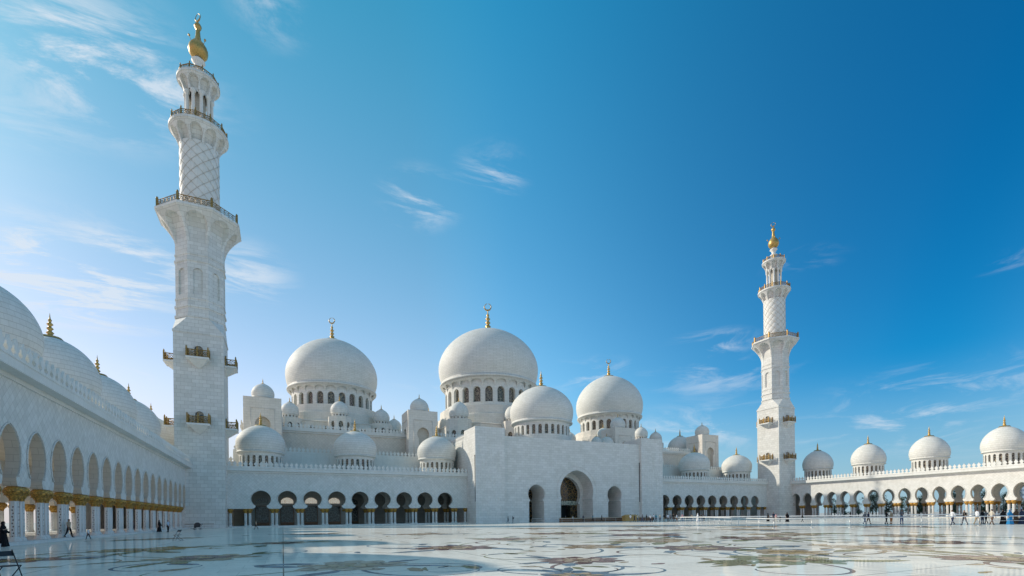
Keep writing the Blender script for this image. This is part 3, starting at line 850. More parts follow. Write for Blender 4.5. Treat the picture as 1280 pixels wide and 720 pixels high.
# recessed central wall with three arched openings
FV = PV+.9
mb = MB()
fm = lambda x, z, d: (x, FV+d, z)
big = horseshoe(5.35, 5.7, 8.2, 4.95, 5.2, .0, 22, .05)
small = horseshoe(2.45, 2.5, 7.45, 2.0, 2.35, .0, 18, .05)
def portal_prof(Rx, Rz, zc, nw, hw):
    p = horseshoe(Rx, Rz, zc, nw, None, 0, 22, .05)
    zn = p[0][1]
    return [(hw, 0.), (hw, zn-.9), (hw-.02, zn-.5), (nw+.02, zn-.12)]+p
big = portal_prof(5.35, 5.5, 8.3, 5.0, 5.2); small = portal_prof(2.45, 2.45, 7.4, 1.9, 2.25)
Lx, Rx_ = X0+PW, X1-PW
wid = 12.6
band(mb, [(AX-wid-4.5, AX-wid+4.5)], small, 0, 22.2, 7.0, fm, 0, 1, back=False, floor_sill=True)
band(mb, [(AX+wid-4.5, AX+wid+4.5)], small, 0, 22.2, 7.0, fm, 0, 1, back=False, floor_sill=True)
band(mb, [(AX-wid+4.5, AX+wid-4.5)], big, 0, 22.2, 5.2, fm, 0, 1, back=False, floor_sill=True)
mb.quad((Lx, FV, 0), (AX-wid-4.5, FV, 0), (AX-wid-4.5, FV, 22.2), (Lx, FV, 22.2))
mb.quad((AX+wid+4.5, FV, 0), (Rx_, FV, 0), (Rx_, FV, 22.2), (AX+wid+4.5, FV, 22.2))
# shallow raised mouldings round the heads
for cx, pr, k0 in ((AX, big, 5), (AX-wid, small, 5), (AX+wid, small, 5)):
    s_ = 1.19 if pr is big else 1.1; zc = 8.3 if pr is big else 7.4
    pts = [(cx+x*s_, FV-.01, zc+(z-zc)*s_) for x, z in pr[k0:]]+[(cx-x*s_, FV-.01, zc+(z-zc)*s_) for x, z in pr[-2:k0-1:-1]]
    mb.tube(pts, .07, 5)
mb.build('facade', [M['fine'], M['fine']], pt)
mb = MB()   # roof and the masonry block behind
mb.box(Lx, Rx_, FV+.003, PV+8, 22.2-.3, 22.203)
mb.box(X0+.003, X1-.003, PV+8, PV+27, 12, 22.0)
mb.box(X0+.003, X0+4, PV+8, PV+27, 0, 11.997); mb.box(X1-4, X1-.003, PV+8, PV+27, 0, 11.997)
merlons(mb, (X0+.2, PV+8), (X0+.2, PV+27), 22.0, .8); 
mb.build('portal_block', M['block'], pt)
# second order inside the large arch
mb = MB()
inner = portal_prof(4.4, 4.6, 7.8, 3.7, 4.2)
band(mb, [(AX-5.6, AX+5.6)], inner, 0, 14.5, 1.4, lambda x, z, d: (x, FV+5.2+d, z), 0, back=False, floor_sill=True)
mb.build('inner_arch', M['fine'], pt)
gy = FV+6.6
mb = MB(); mb.box(AX-4.6, AX+4.6, gy, gy+.2, 5.9, 13.5)
g = mb.build('arch_window', M['lattice'], pt)
mb = MB(); mb.box(AX-4.6, AX+4.6, gy-.12, gy+.2, 4.7, 5.897); mb.build('transom', M['greenband'], pt)
mb = MB(); mb.box(AX-2.6, AX+2.2, gy+2.2, gy+2.4, 0, 4.697); mb.build('doorway', M['void'], pt)
mb = MB(); mb.box(AX-4.6, AX-2.6, gy, gy+.2, 0, 4.697); mb.box(AX+1.9, AX+4.6, gy, gy+.2, 0, 4.697); mb.build('screen_panel', M['lattice'], pt)
for s_ in (-1, 1):
    mb = MB(); mb.box(AX+s_*wid-2.6, AX+s_*wid+2.6, FV+7, FV+7.2, 0, 10.2); mb.build('arch_window', M['lattice'], pt)
    mb = MB(); pts = [(AX+s_*wid+x*.0, 0, 0) for x in ()]
# faint relief of climbing vines carved on the two pylons
for xa in (X0, X1-PW):
    mb = MB(); r2 = random.Random(5 if xa == X0 else 9)
    for q in range(5):
        x = xa+1.5+q*1.25; pts = []; ph = r2.uniform(0, 6)
        for k in range(26):
            z = 1.5+k*.5*(1.15 if q % 2 else 1.5); 
            if z > 20.5: break
            pts.append((x+.45*math.sin(z*.7+ph), PV-.002, z))
        mb.tube(pts, .035, 4)
        for p in pts[::2]:
            a = r2.uniform(0, TAU); rr = r2.uniform(.15, .34)
            N = 10
            mb.add([(p[0]+rr*(1+.3*math.cos(5*TAU*k/N))*math.cos(TAU*k/N)+.25*math.cos(a), PV-.02, p[2]+rr*(1+.3*math.cos(5*TAU*k/N))*math.sin(TAU*k/N)) for k in range(N)], [tuple(range(N))])
    mb.build('vine_relief', M['trim'], pt)
dome(pt, (AX, PV+20.5), 9.8, 22.0, 30.2, 33.6, 41.9, 28, (.27, .52, .90), fin=5.2, label='mid-sized dome over the entrance portal', detail=64, collar=.95)
for (x, y, r) in ((AX+10.5, PV+24, 2.1), (AX+27.5, PV+24.5, 2.3), (AX+24, PV+25.5, 1.9)):
    dome(pt, (x, y), r, 22.0, 25.2, 26.2, 28.6, 12, (.25, .3, .85), fin=1.3, label='small roof dome behind the entrance portal', detail=28)

# ------------------------------------------------------------------ prayer hall
ht = thing('prayer_hall', 'great prayer hall rising behind the far arcades, carrying three large domes', 'mosque')
HV, HX0, HX1, HZ = 142.0, -9.0, 2*AX+9.0, 25.2
mb = MB(); mb.box(HX0, HX1, HV, 215, 0, HZ); mb.build('wall', M['hall_bounce'], ht)
mb = MB(); mb.box(HX0-.6, HX1+.6, HV-.6, 215.6, HZ+.003, HZ+.7); mb.box(HX0-.25, HX1+.25, HV-.25, HV+.25, HZ-.45, HZ)
merlons(mb, (HX0, HV-.4), (HX1, HV-.4), HZ+.7, .95, 1.05); merlons(mb, (HX0-.4, HV), (HX0-.4, 215), HZ+.7, .95, 1.05)
mb.box(HX0, HX1, HV-.9, HV, 16.3, 16.9)
mb.build('parapet', M['trim'], ht)
def hall_tower(xc):
    mb = MB(); H = 4.3; y0 = 136.9; y1 = y0+8.2; zt = 32.4
    pr = horseshoe(1.75, 1.9, 25.6, 1.25, None, 0, 16, .05); pr = [(1.3, 15.5), (1.3, pr[0][1]-.15)]+pr
    for (fmx, hw) in ((lambda x, z, d: (xc+x, y0+d, z), H), (lambda x, z, d: (xc-H+d, y0+4.1-x, z), 4.1), (lambda x, z, d: (xc+H-d, y0+4.1+x, z), 4.1)):
        band(mb, [(-hw, hw)], pr, 0, zt, 1.0, fmx, back=False)
        # frame moulding round the panel
        for (xa, za, xb, zb) in ((-2.7, 15, -2.7, 29.6), (2.7, 15, 2.7, 29.6), (-2.7, 29.6, 2.7, 29.6)):
            a = Vector(fmx(xa, za, -.03)); b = Vector(fmx(xb, zb, -.03)); mb.tube([a, b], .1, 4)
    mb.quad((xc-H, y1, 0), (xc+H, y1, 0), (xc+H, y1, zt), (xc-H, y1, zt))
    mb.quad((xc-H, y0, zt), (xc+H, y0, zt), (xc+H, y1, zt), (xc-H, y1, zt))
    t_ = mb.build('corner_tower', M['hall_bounce_block'], ht)
    mb = MB(); mb.box(xc-H+1, xc+H-1, y0+.98, y1-1, 15, zt-1)
    mb.build('recess_wall', M['inner'], t_)
    dd = MB(); pr = dome_profile(2.7, .7, 1.7, 4.4, 16)
    dd.lathe([(2.3, -.0), (2.3, .45), (2.62, .5), (2.62, .68)]+pr, 32)
    dd.build('tower_dome', M['dome'], t_, (xc, y0+4.1, zt))
    finial('finial', t_, (xc, y0+4.1, zt+4.35), 1.5)
for x in (-4.3, 36.8, 2*AX-36.8, 2*AX+4.3): hall_tower(x)

def terrace(xc, yc, s, zt, turrets, rt):
    """chamfered arcaded base round a main dome"""
    mb = MB(); ch = s*.42
    pts = [(xc-s, yc-s+ch), (xc-s+ch, yc-s), (xc+s-ch, yc-s), (xc+s, yc-s+ch), (xc+s, yc+s-ch), (xc+s-ch, yc+s), (xc-s+ch, yc+s), (xc-s, yc+s-ch)]
    gl = MB()
    for i in range(8):
        a = Vector((*pts[i], 0)); b = Vector((*pts[(i+1) % 8], 0)); L = (b-a).length; d = (b-a)/L; nn = Vector((d.y, -d.x, 0))
        n = max(2, round(L/4.0)); w = L/n
        pf = plainarch(.72, HZ+4.0, HZ+4.8, HZ+1.7, 7)
        fm = lambda x, z, dd, a=a, d=d, nn=nn: tuple(a+d*x-nn*dd+Vector((0, 0, z)))
        band(mb, [(w*k, w*(k+1)) for k in range(n)], pf, HZ, zt, .5, fm, back=False)
        gl.quad(*[tuple(a+d*x-nn*.45+Vector((0, 0, z))) for x, z in ((0, HZ+.8), (L, HZ+.8), (L, zt-.5), (0, zt-.5))])
        mb.tube([a+nn*.05+Vector((0, 0, zt-.3)), b+nn*.05+Vector((0, 0, zt-.3))], .16, 4)
    mb.add([(p[0], p[1], zt) for p in pts], [tuple(range(8))])
    zu = 37.2 if s < 18 else 41.0
    mb.lathe([(s*1.0, zt), (s*.98, zt+.6), (s*.97, zt+(zu-zt)*.55), (s*.93, zt+(zu-zt)*.6), (s*.925, zu), (s*.5, zu+.02)], 24, (xc, yc), smooth=False, rot=PI/24)
    o = mb.build('dome_terrace', M['hall_bounce_block'], ht); gl.build('window_glass', M['winlat'], o)
    first = None
    for (dx, dy) in turrets:
        # each turret: a little pavilion with arched windows under its own dome
        bb = MB(); r = rt*1.22; n = 8; zb = zt+.3
        side = 2*r*math.tan(PI/8)
        pf = plainarch(side*.24, HZ+4.3, HZ+5.2, HZ+2.0, 7)
        for k in range(8):
            a = TAU*k/8; n_ = Vector((math.cos(a), math.sin(a), 0)); u_ = Vector((-math.sin(a), math.cos(a), 0)); C = Vector((xc+dx, yc+dy, 0))
            band(bb, [(-side/2, side/2)], pf, HZ, zb, .4, lambda x, z, d: tuple(C+n_*(r-d)+u_*x+Vector((0, 0, z))), back=False)
        bb.lathe([(r/math.cos(PI/8), zb), (rt*.9, zb+.02)], 8, (xc+dx, yc+dy), rot=PI/8, smooth=False)
        q = bb.build('turret', M['hall_bounce_block'], ht)
        g = MB(); g.lathe([(r*.94, HZ+1), (r*.94, zb-.2)], 8, (xc+dx, yc+dy), rot=PI/8); g.build('window_glass', M['winlat'], q)
        if first is None: first = dome(ht, (xc+dx, yc+dy), rt, zb, zb+1.1, zb+2.1, zb+rt*1.9, 14, (.25, .15, .85), fin=1.7, label='small turret dome beside a main dome', detail=32)
        else: copy_dome(first, ht, (xc+dx, yc+dy), zb, 'small turret dome beside a main dome')
DV = 174.1
tA = [(-13.5, -14), (0, -20.8), (13.5, -14), (20.5, 0), (-20.5, 0), (-13.5, 14), (13.5, 14)]
terrace(AX-57.2, DV, 16.2, 31.6, tA, 2.6)
terrace(AX+57.2, DV, 16.2, 31.6, tA, 2.6)
tB = [(-18.9, -18.9), (0, -22.3), (18.9, -18.9), (24, 0), (-24, 0), (-18.9, 18.9), (18.9, 18.9)]
terrace(AX, DV, 20.5, 34.0, tB, 3.3)
dome(ht, (AX-57.2, DV), 14.6, 33.0, 44.4, 49.2, 62.2, 24, (.31, .45, .83), True, fin=6.2, crescent=True, label='large left main dome of the prayer hall', detail=96)
dome(ht, (AX+57.2, DV), 14.4, 33.0, 44.4, 49.2, 62.8, 24, (.31, .45, .83), True, fin=6.2, crescent=True, label='large right main dome of the prayer hall', detail=96)
dome(ht, (AX, DV), 19.2, 36.0, 52.0, 58.0, 74.2, 24, (.31, .45, .83), True, fin=8.6, crescent=True, label='largest central main dome of the prayer hall', detail=96)
for x in (-4.5, 2*AX+4.5):
    dome(ht, (x, 153), 4.9, HZ, HZ+3.4, HZ+4.6, HZ+9.2, 20, (.27, .12, .9), fin=3.2, label='roof dome behind a corner tower of the prayer hall')
# lower roof mass closing the corner left of the hall
cb = thing('gallery_block', 'low sunlit gallery block between the left minaret and the prayer hall', 'building')
mb = MB(); mb.box(-33, HX0-.8, 134, 190, 0, 15.4); mb.build('wall', M['block'], cb)
mb = MB(); merlons(mb, (-33, 134.2), (HX0-.8, 134.2), 15.4, .9, 1.1); mb.build('parapet', M['trim'], cb)

# ------------------------------------------------------------------ barriers, kiosk, counters
def barrier(label, pts, post_sp, h=1.0, mat='rail_white', two=True, rr=.055):
    t = thing('barrier_railing', label, 'railing', (pts[0][0], pts[0][1], 0))
    o = Vector((pts[0][0], pts[0][1], 0))
    P = [Vector((x, y, 0))-o for x, y in pts]
    mb = MB()
    mb.tube([p+Vector((0, 0, h)) for p in P], rr, 6)
    if two: mb.tube([p+Vector((0, 0, h*.5)) for p in P], .02, 5)
    mb.build('rail', M[mat], t)
    f = None
    for i in range(len(P)-1):
        L = (P[i+1]-P[i]).length; n = max(1, round(L/post_sp))
        for k in range(n+(i == len(P)-2)):
            c = P[i]+(P[i+1]-P[i])*(k/n)
            if f is None:
                pb = MB(); pb.lathe([(.16, 0), (.16, .03), (.03, .05), (.03, h)], 8); f = pb.build('post', M['steel'], t, c)
            else: inst(f, t, c)
    return t
barrier('white handrail on thin posts crossing the sunlit court on the right', [(86, 92), (72, 66), (54, 43.5), (47.3, 34.8), (54.6, 31.3), (61.4, 28.0), (73, 23.0)], 5.2)
barrier('white barrier rail farther back, nearer the foot of the sunlit arcade', [(77.8, 79.4), (88, 68), (100, 55.5), (117.5, 38.5)], 6, 1.0, 'rail_white', False, .11)
barrier('low steel railing in front of the brown counters at the portal', [(60.5, 105.5), (94, 105.5)], 3.4, .95, 'steel')
barrier('short steel railing across the left side arch of the portal', [(AX-wid-1.9, FV-.8), (AX-wid+2.2, FV-.8)], 1.6, .95, 'steel')
barrier('red-banded low barrier at the foot of the left minaret', [(-17.0, 110.6), (-12.2, 110.6)], 1.4, .9, 'wood')
t = thing('counter', 'long brown wooden shoe counter running along the foot of the portal', 'counter', (78, 107.6, 0))
mb = MB(); mb.box(-13.5, 17, -.35, .35, 0, 1.0); 
for k in range(20): mb.box(-13.4+k*1.52, -13.3+k*1.52, -.39, -.35, .1, .9)
mb.build('cabinet', M['wood'], t)
mb = MB(); mb.box(-13.6, 17.1, -.45, .45, 1.003, 1.08); mb.build('top', M['tanbox'], t)
t = thing('kiosk', 'straw-coloured kiosk standing in front of the wooden counter', 'kiosk', (84.5, 104.2, 0))
mb = MB(); mb.box(-2.3, 2.3, -.7, .7, 0, 1.25); mb.build('booth', M['tanbox'], t)
mb = MB(); mb.box(-2.45, 2.45, -.85, .85, 1.253, 1.4)
mb.add([(-2.3, -.7, 1.4), (2.3, -.7, 1.4), (2.3, .7, 1.4), (-2.3, .7, 1.4), (-1.8, 0, 1.75), (1.8, 0, 1.75)], [(0, 1, 5, 4), (1, 2, 5), (2, 3, 4, 5), (3, 0, 4)])
mb.build('top', M['tanbox'], t)

# folding chairs
def folding_chair(label, loc, rz):
    t = thing('folding_chair', label, 'chair', loc, rz)
    for sx in (-.22, .22):
        mb = MB(); mb.tube([(sx, -.28, 0), (sx, .16, .86)], .014, 5); mb.build('leg', M['black'], t)
        mb = MB(); mb.tube([(sx*.9, .30, 0), (sx*.9, -.2, .45)], .014, 5); mb.build('leg', M['black'], t)
    mb = MB(); mb.box(-.2, .2, -.22, .18, .44, .465); mb.build('seat', M['black'], t)
    mb = MB(); mb.add([(-.22, .10, .70), (.22, .10, .70), (.22, .155, .83), (-.22, .155, .83), (-.22, .13, .70), (.22, .13, .70), (.22, .18, .83), (-.22, .18, .83)],
                      [(0, 1, 2, 3), (4, 7, 6, 5), (0, 4, 5, 1), (3, 2, 6, 7)]); mb.build('backrest', M['black'], t)
    mb = MB(); mb.tube([(-.22, -.26, .05), (.22, -.26, .05)], .01, 4); mb.tube([(-.2, .28, .04), (.2, .28, .04)], .01, 4); mb.build('stretcher', M['black'], t)
def cam2w(px, Zc, z=0.):
    """layout helper: bearing column and depth to world X, Y"""
    r = (px-640)/606.; X = r*Zc
    return (X*math.cos(YAW)+Zc*math.sin(YAW), -X*math.sin(YAW)+Zc*math.cos(YAW), z)
folding_chair('black folding chair nearest the camera at the lower left corner', cam2w(7, 12.6), .9)
folding_chair('black folding chair standing alone on the floor before the left minaret', cam2w(222, 38.5), -1.9)

# pushchair by the minaret
t = thing('pushchair', 'black covered pushchair parked at the foot of the left minaret', 'pushchair', cam2w(247, 84), .4)
mb = MB(); mb.tube([(-.5, -.3, .35), (.35, -.3, .55), (.7, -.3, 1.0)], .03, 5); mb.tube([(-.5, .3, .35), (.35, .3, .55), (.7, .3, 1.0)], .03, 5); mb.tube([(.7, -.3, 1.0), (.7, .3, 1.0)], .03, 5)
mb.build('frame', M['black'], t)
mb = MB(); mb.box(-.5, .3, -.28, .28, .4, .75); mb.build('seat', M['black'], t)
mb = MB(); n = 10
mb.add([(.3*math.cos(PI*k/n)*1.4-.05, y, .75+.5*math.sin(PI*k/n)) for k in range(n+1) for y in (-.3, .3)], [(2*k, 2*k+1, 2*k+3, 2*k+2) for k in range(n)]+[tuple(range(0, 2*n+2, 2)), tuple(range(1, 2*n+2, 2))]); mb.build('hood', M['black'], t)
for x in (-.45, .4):
    for y in (-.33, .33):
        mb = MB(); mb.ring((x, y, .16), (1, 0, 0), (0, 0, 1), .14, .025, 12); mb.build('wheel', M['black'], t)

# ------------------------------------------------------------------ people
def clothmat(name, c): return simple('cloth_'+name, c, .85, 0, .12, 9., .2)
CM = {k: clothmat(k, v) for k, v in dict(black=(.012, .012, .014), white=(.72, .72, .72), cream=(.62, .55, .44), navy=(.03, .04, .08), grey=(.16, .16, .17), khaki=(.34, .26, .16),
      brown=(.14, .08, .05), denim=(.07, .12, .22), blue=(.03, .22, .45), orange=(.45, .16, .05), tan=(.42, .32, .22), pink=(.5, .28, .3), paleblue=(.5, .58, .68), teal=(.03, .25, .32)).items()}
SK = {'l': simple('skin_light', (.50, .30, .21), .55, 0, .06), 'd': simple('skin_brown', (.25, .13, .08), .55, 0, .06)}
HAIR = simple('dark_hair', (.02, .015, .012), .6); SHOE = simple('dark_shoe', (.02, .018, .016), .5)

def body_mesh(pose):
    """one skinned figure, 1.75 m tall, facing -Y; pose: stand / walk / walk2 / folded / push"""
    st = {'stand': 0, 'walk': .27, 'walk2': -.24, 'folded': .05, 'push': .22}[pose]
    V = []; E = []; Rr = []; cat = []
    def add(p, r, parent=None, c=None):
        V.append(p); Rr.append(r); i = len(V)-1
        if parent is not None: E.append((parent, i)); cat.append(c)
        return i
    pel = add((0, 0, .95), (.145, .105)); 
    ab = add((0, 0, 1.08), (.135, .095), pel, 'top'); ch = add((0, 0, 1.28), (.165, .105), ab, 'top'); ut = add((0, .01, 1.40), (.12, .085), ch, 'top')
    nk = add((0, 0, 1.485), (.052, .055), ut, 'skin'); jaw = add((0, -.018, 1.565), (.062, .078), nk, 'skin'); hd = add((0, -.004, 1.65), (.076, .096), jaw, 'skin'); tp = add((0, .004, 1.715), (.05, .06), hd, 'hair')
    nose = add((0, -.118, 1.615), (.011, .012), hd, 'skin')
    for s in (-1, 1):
        k = s*st
        hip = add((s*.095, 0, .88), (.10, .10), pel, 'leg'); kn = add((s*.10, -.43*math.sin(k)-.03*abs(st), .88-.43*math.cos(k)), (.062, .064), hip, 'leg')
        bend = max(0, -k)*1.3
        an = add((s*.10, V[kn][1]-.42*math.sin(k-bend), V[kn][2]-.42*math.cos(k-bend)+.0), (.04, .042), kn, 'leg')
        hl = add((s*.10, V[an][1]+.03, V[an][2]-.035), (.035, .035), an, 'shoe')
        toe = add((s*.115, V[an][1]-.17, max(.03, V[an][2]-.055)), (.038, .028), an, 'shoe')
        ear = add((s*.082, .006, 1.625), (.012, .02), hd, 'skin')
        sh = add((s*.175, .01, 1.395), (.062, .062), ut, 'top')
        if pose == 'folded':
            el = add((s*.24, -.03, 1.15), (.045, .045), sh, 'top'); wr = add((-s*.02, -.22, 1.17), (.03, .027), el, 'fore'); ha = add((-s*.12, -.20, 1.20), (.034, .02), wr, 'skin')
            fg = add((-s*.17, -.17, 1.22), (.02, .014), ha, 'skin')
        elif pose == 'push':
            el = add((s*.22, -.10, 1.16), (.045, .045), sh, 'top'); wr = add((s*.20, -.36, 1.10), (.03, .027), el, 'fore'); ha = add((s*.19, -.44, 1.09), (.03, .022), wr, 'skin'); fg = add((s*.18, -.49, 1.06), (.02, .014), ha, 'skin')
        else:
            q = -k*.9
            el = add((s*.225, -.29*math.sin(q)+.02, 1.395-.29*math.cos(q)), (.045, .045), sh, 'top'); wr = add((s*.235, V[el][1]-.25*math.sin(q+.25), V[el][2]-.25*math.cos(q+.25)), (.028, .03), el, 'fore')
            ha = add((s*.232, V[wr][1]-.02, V[wr][2]-.085), (.02, .036), wr, 'skin'); fg = add((s*.225, V[ha][1]-.02, V[ha][2]-.075), (.014, .026), ha, 'skin'); th = add((s*.215, V[wr][1]-.055, V[wr][2]-.075), (.011, .012), wr, 'skin')
    lowest = min(v[2]-.028 for v in V); V = [(x, y, z-lowest) for x, y, z in V]
    me = bpy.data.meshes.new('body'); me.from_pydata(V, E, [])
    ob = bpy.data.objects.new('tmp_body', me); col.objects.link(ob)
    ob.modifiers.new('Skin', 'SKIN'); sv = me.skin_vertices[0].data
    for i, r in enumerate(Rr): sv[i].radius = r
    sv[0].use_root = True
    md = ob.modifiers.new('Sub', 'SUBSURF'); md.levels = 1; md.render_levels = 1
    dg = bpy.context.evaluated_depsgraph_get(); dg.update()
    out = bpy.data.meshes.new_from_object(ob.evaluated_get(dg), depsgraph=dg)
    bpy.data.objects.remove(ob)
    idx = {'top': 0, 'leg': 1, 'skin': 2, 'hair': 3, 'shoe': 4, 'fore': 5}
    VV = [Vector(v) for v in V]
    for m_ in range(6): out.materials.append(HAIR)
    for p in out.polygons:
        c = p.center; best = None
        for (a, b), ct in zip(E, cat):
            A, B = VV[a], VV[b]; d = B-A; t_ = max(0, min(1, (c-A).dot(d)/max(1e-9, d.dot(d))))
            dist = (c-(A+d*t_)).length/(max(Rr[a][0]*(1-t_)+Rr[b][0]*t_, .02))
            if best is None or dist < best[0]: best = (dist, ct)
        ct = best[1]
        hz = c.z+lowest
        if hz > 1.60 and (c.y > -.055 or hz > 1.70): ct = 'hair'
        if ct == 'leg' and hz > .97: ct = 'top'
        p.material_index = idx[ct]; p.use_smooth = True
    return out
BODY = {k: body_mesh(k) for k in ('stand', 'walk', 'walk2', 'folded', 'push')}
def robe_mesh(seedv, hood=True, coat=False):
    mb = MB(); N = 40; rr = random.Random(seedv); ph = rr.uniform(0, 6)
    lv = [(.03, .34, .30, .05), (.30, .29, .25, .04), (.70, .24, .19, .025), (1.0, .215, .165, .01), (1.25, .235, .155, .005), (1.38, .235, .135, 0), (1.46, .15, .10, 0), (1.50, .09, .085, 0)]
    if hood: lv += [(1.56, .098, .108, 0), (1.64, .105, .122, 0), (1.70, .095, .112, 0), (1.755, .06, .07, 0), (1.775, .005, .005, 0)]
    vs = []; fs = []
    for z, rx, ry, amp in lv:
        for k in range(N):
            a = TAU*k/N; w = 1+amp*2*math.sin(7*a+ph)
            y = math.sin(a)*ry*w
            if hood and 1.52 < z < 1.70 and math.sin(a) < -.72: y *= .80   # face opening
            vs.append((math.cos(a)*rx*w, y+.01, z))
    for i in range(len(lv)-1):
        for k in range(N):
            k2 = (k+1) % N
            mid = TAU*(k+.5)/N
            if hood and 1.55 <= lv[i][0] < 1.68 and math.sin(mid) < -.80: continue
            fs.append((i*N+k, i*N+k2, (i+1)*N+k2, (i+1)*N+k))
    mb.add(vs, fs, 0, True)
    for s in (-1, 1):
        mb.tube([(s*.2, .0, 1.37), (s*.265, -.02, 1.12), (s*.20, -.17, 1.0), (s*.17, -.21, .99)], [.06, .075, .085, .08], 8)
    return mb
ROBE = {}
def person(label, px, Zc, face, pose='stand', top='white', leg='navy', skin='l', h=1.74, robe=None, sleeve=None, z=0., bag=None, xy=None, group=None):
    loc = (xy[0], xy[1], z) if xy else cam2w(px, Zc, z)
    t = thing('person', label, 'person', loc, face, group)
    t.scale = (h/1.75,)*3
    me = BODY[pose].copy()
    for i, m_ in enumerate((CM[top], CM[leg], SK[skin], HAIR, SHOE, SK[skin] if sleeve is None else CM[sleeve])): me.materials[i] = m_
    o = bpy.data.objects.new('body', me); col.objects.link(o); o.parent = t
    if robe:
        k = (robe, robe != 'white')
        if k not in ROBE: ROBE[k] = robe_mesh(len(ROBE), True).build('robe', CM[robe], t)
        else:
            c = ROBE[k].copy(); col.objects.link(c); c.parent = t
    if bag:
        mb = MB(); mb.box(-.16, .16, .11, .26, 1.0, 1.4); mb.lathe([(.13, 1.4), (.08, 1.44), (.01, 1.45)], 8, (0, .185)); mb.tube([(-.1, .1, 1.38), (-.1, -.09, 1.38), (-.1, -.1, 1.15), (-.12, .1, 1.05)], .018, 4); mb.tube([(.1, .1, 1.38), (.1, -.09, 1.38), (.1, -.1, 1.15), (.12, .1, 1.05)], .018, 4)
        mb.build('backpack', CM[bag], t)
    return t
toR = -YAW+PI/2; toL = -YAW-PI/2; toC = -YAW; away = PI-YAW
person('woman in a black robe and black headcover cut by the left edge of the view', 4, 31.8, toR+.4, 'folded', 'black', 'black', robe='black', h=1.66)
person('man in tan top and dark trousers walking between the left arcade columns', 86, 42.5, toR, 'walk', 'tan', 'black', 'd', z=FL, h=1.66)
person('small child in white with dark legs beside a left arcade column', 110, 43.5, toL, 'walk', 'white', 'black', h=1.0)
person('man in dark grey standing in the left arcade near its far end', 167, 76, toC, 'stand', 'grey', 'navy', 'd', h=1.68, sleeve='grey')
person('woman in a flowing black robe on the shaded floor before the left minaret', 199, 69, toR, 'stand', 'black', 'black', robe='black', h=1.68)
person('man in a pale shirt and black wrap beside the black-robed woman near the left minaret', 210, 66.5, toL, 'stand', 'paleblue', 'black', 'd', h=1.68)
person('person in dark clothes with a tan top crossing in front of the far left arches', 320, 79, toL, 'walk', 'tan', 'black', 'd', h=1.5)
person('left walker in dark clothes by the portal pylon', 635, 121, toR, 'walk', 'black', 'navy', 'd', sleeve='black')
person('right walker in dark clothes with a backpack by the portal pylon', 641, 120.5, toL, 'stand', 'black', 'black', 'd', sleeve='black', bag='black')
# queue before the right part of the portal and the far right arcade
rq = random.Random(3)
queue = [(707, 'grey'), (716, 'white'), (729, 'navy'), (741, 'teal'), (752, 'black'), (788, 'white'), (793, 'navy'), (797, 'cream'), (803, 'grey'), (808, 'black'), (813, 'white'), (817, 'paleblue'), (820, 'teal'),
         (825, 'cream'), (830, 'black'), (835, 'paleblue'), (838, 'grey'), (842, 'black'), (846, 'paleblue'), (853, 'pink'), (865, 'tan'), (877, 'black'), (880, 'grey')]
pose_c = ['stand', 'walk', 'folded', 'walk2', 'push']
seen = {}
for i, (px, c) in enumerate(queue):
    Z_ = 126 if px < 760 else rq.uniform(104, 112)
    lg = rq.choice(['navy', 'black', 'denim', 'khaki', 'brown'])
    if px < 760:
        lab = 'visitor in %s top standing behind the wooden counter at the portal' % c
    else:
        n_ = seen.get((c, lg), 0); seen[(c, lg)] = n_+1
        lab = 'visitor in %s top and %s trousers in the queue behind the rail' % (c, lg)+('', ', farther right', ', farthest right')[min(n_, 2)]
    person(lab, px, Z_, rq.choice([toR, toL, toC, away])+rq.uniform(-.4, .4), pose_c[i % 5], c, lg, rq.choice('ld'), h=rq.uniform(1.62, 1.82), sleeve=rq.choice([None, c]), group='visitors queuing by the portal')
person('man in a long white robe at the right end of the queue', 872, 103, toL, 'stand', 'white', 'white', 'd', robe='white', h=1.84)
person('woman in a black robe left of the family group before the right minaret', 960, 96, toR, 'stand', 'black', 'black', robe='black', h=1.64)
person('man in a dark top standing in the family group before the right minaret', 967, 94, toC, 'stand', 'navy', 'grey', 'd', h=1.82)
person('woman in a pale pink top in the family group before the right minaret', 970, 91, toR, 'walk', 'pink', 'cream', 'l', h=1.6)
person('child in black bending forward beside the family group', 975, 90, toR, 'push', 'black', 'black', h=1.1, sleeve='black')
person('woman in a wide black robe with tan bag right of the family group', 984, 88, toC, 'stand', 'black', 'black', robe='black', h=1.74, bag='tan')
person('small walker in black before the first right arcade arches', 1003, 86, toR, 'walk', 'black', 'black', h=1.4, sleeve='black')
person('man in denim walking with a companion near the first sunlit arches', 1081, 63.5, toR, 'walk', 'grey', 'denim', 'd', h=1.66)
person('companion in brown trousers close behind the man in denim', 1085.5, 64, toR, 'walk2', 'navy', 'brown', 'l', h=1.64, sleeve='navy')
person('person in black pushing forward beside an orange-clad companion', 1108, 62.5, toR, 'push', 'black', 'black', 'd', h=1.72, sleeve='black')
person('person in a tan top and orange trousers near the white handrail', 1114, 62, toL, 'stand', 'tan', 'orange', 'l', h=1.72)
person('man in blue jeans standing with folded arms facing the camera', 1127, 60.5, toC, 'folded', 'grey', 'denim', 'd', h=1.86, sleeve='grey')
person('man in a white shirt and dark trousers striding to the left', 1190.5, 54.5, toL, 'walk', 'white', 'navy', 'd', h=1.78, sleeve='white')
person('woman with light hair scarf and dark trousers carrying a bag', 1205.5, 54, toL, 'walk2', 'black', 'grey', 'l', h=1.72, bag='cream')
person('man in a white shirt and khaki trousers walking right', 1221.5, 55, toR, 'walk2', 'white', 'khaki', 'd', h=1.80, sleeve='white')
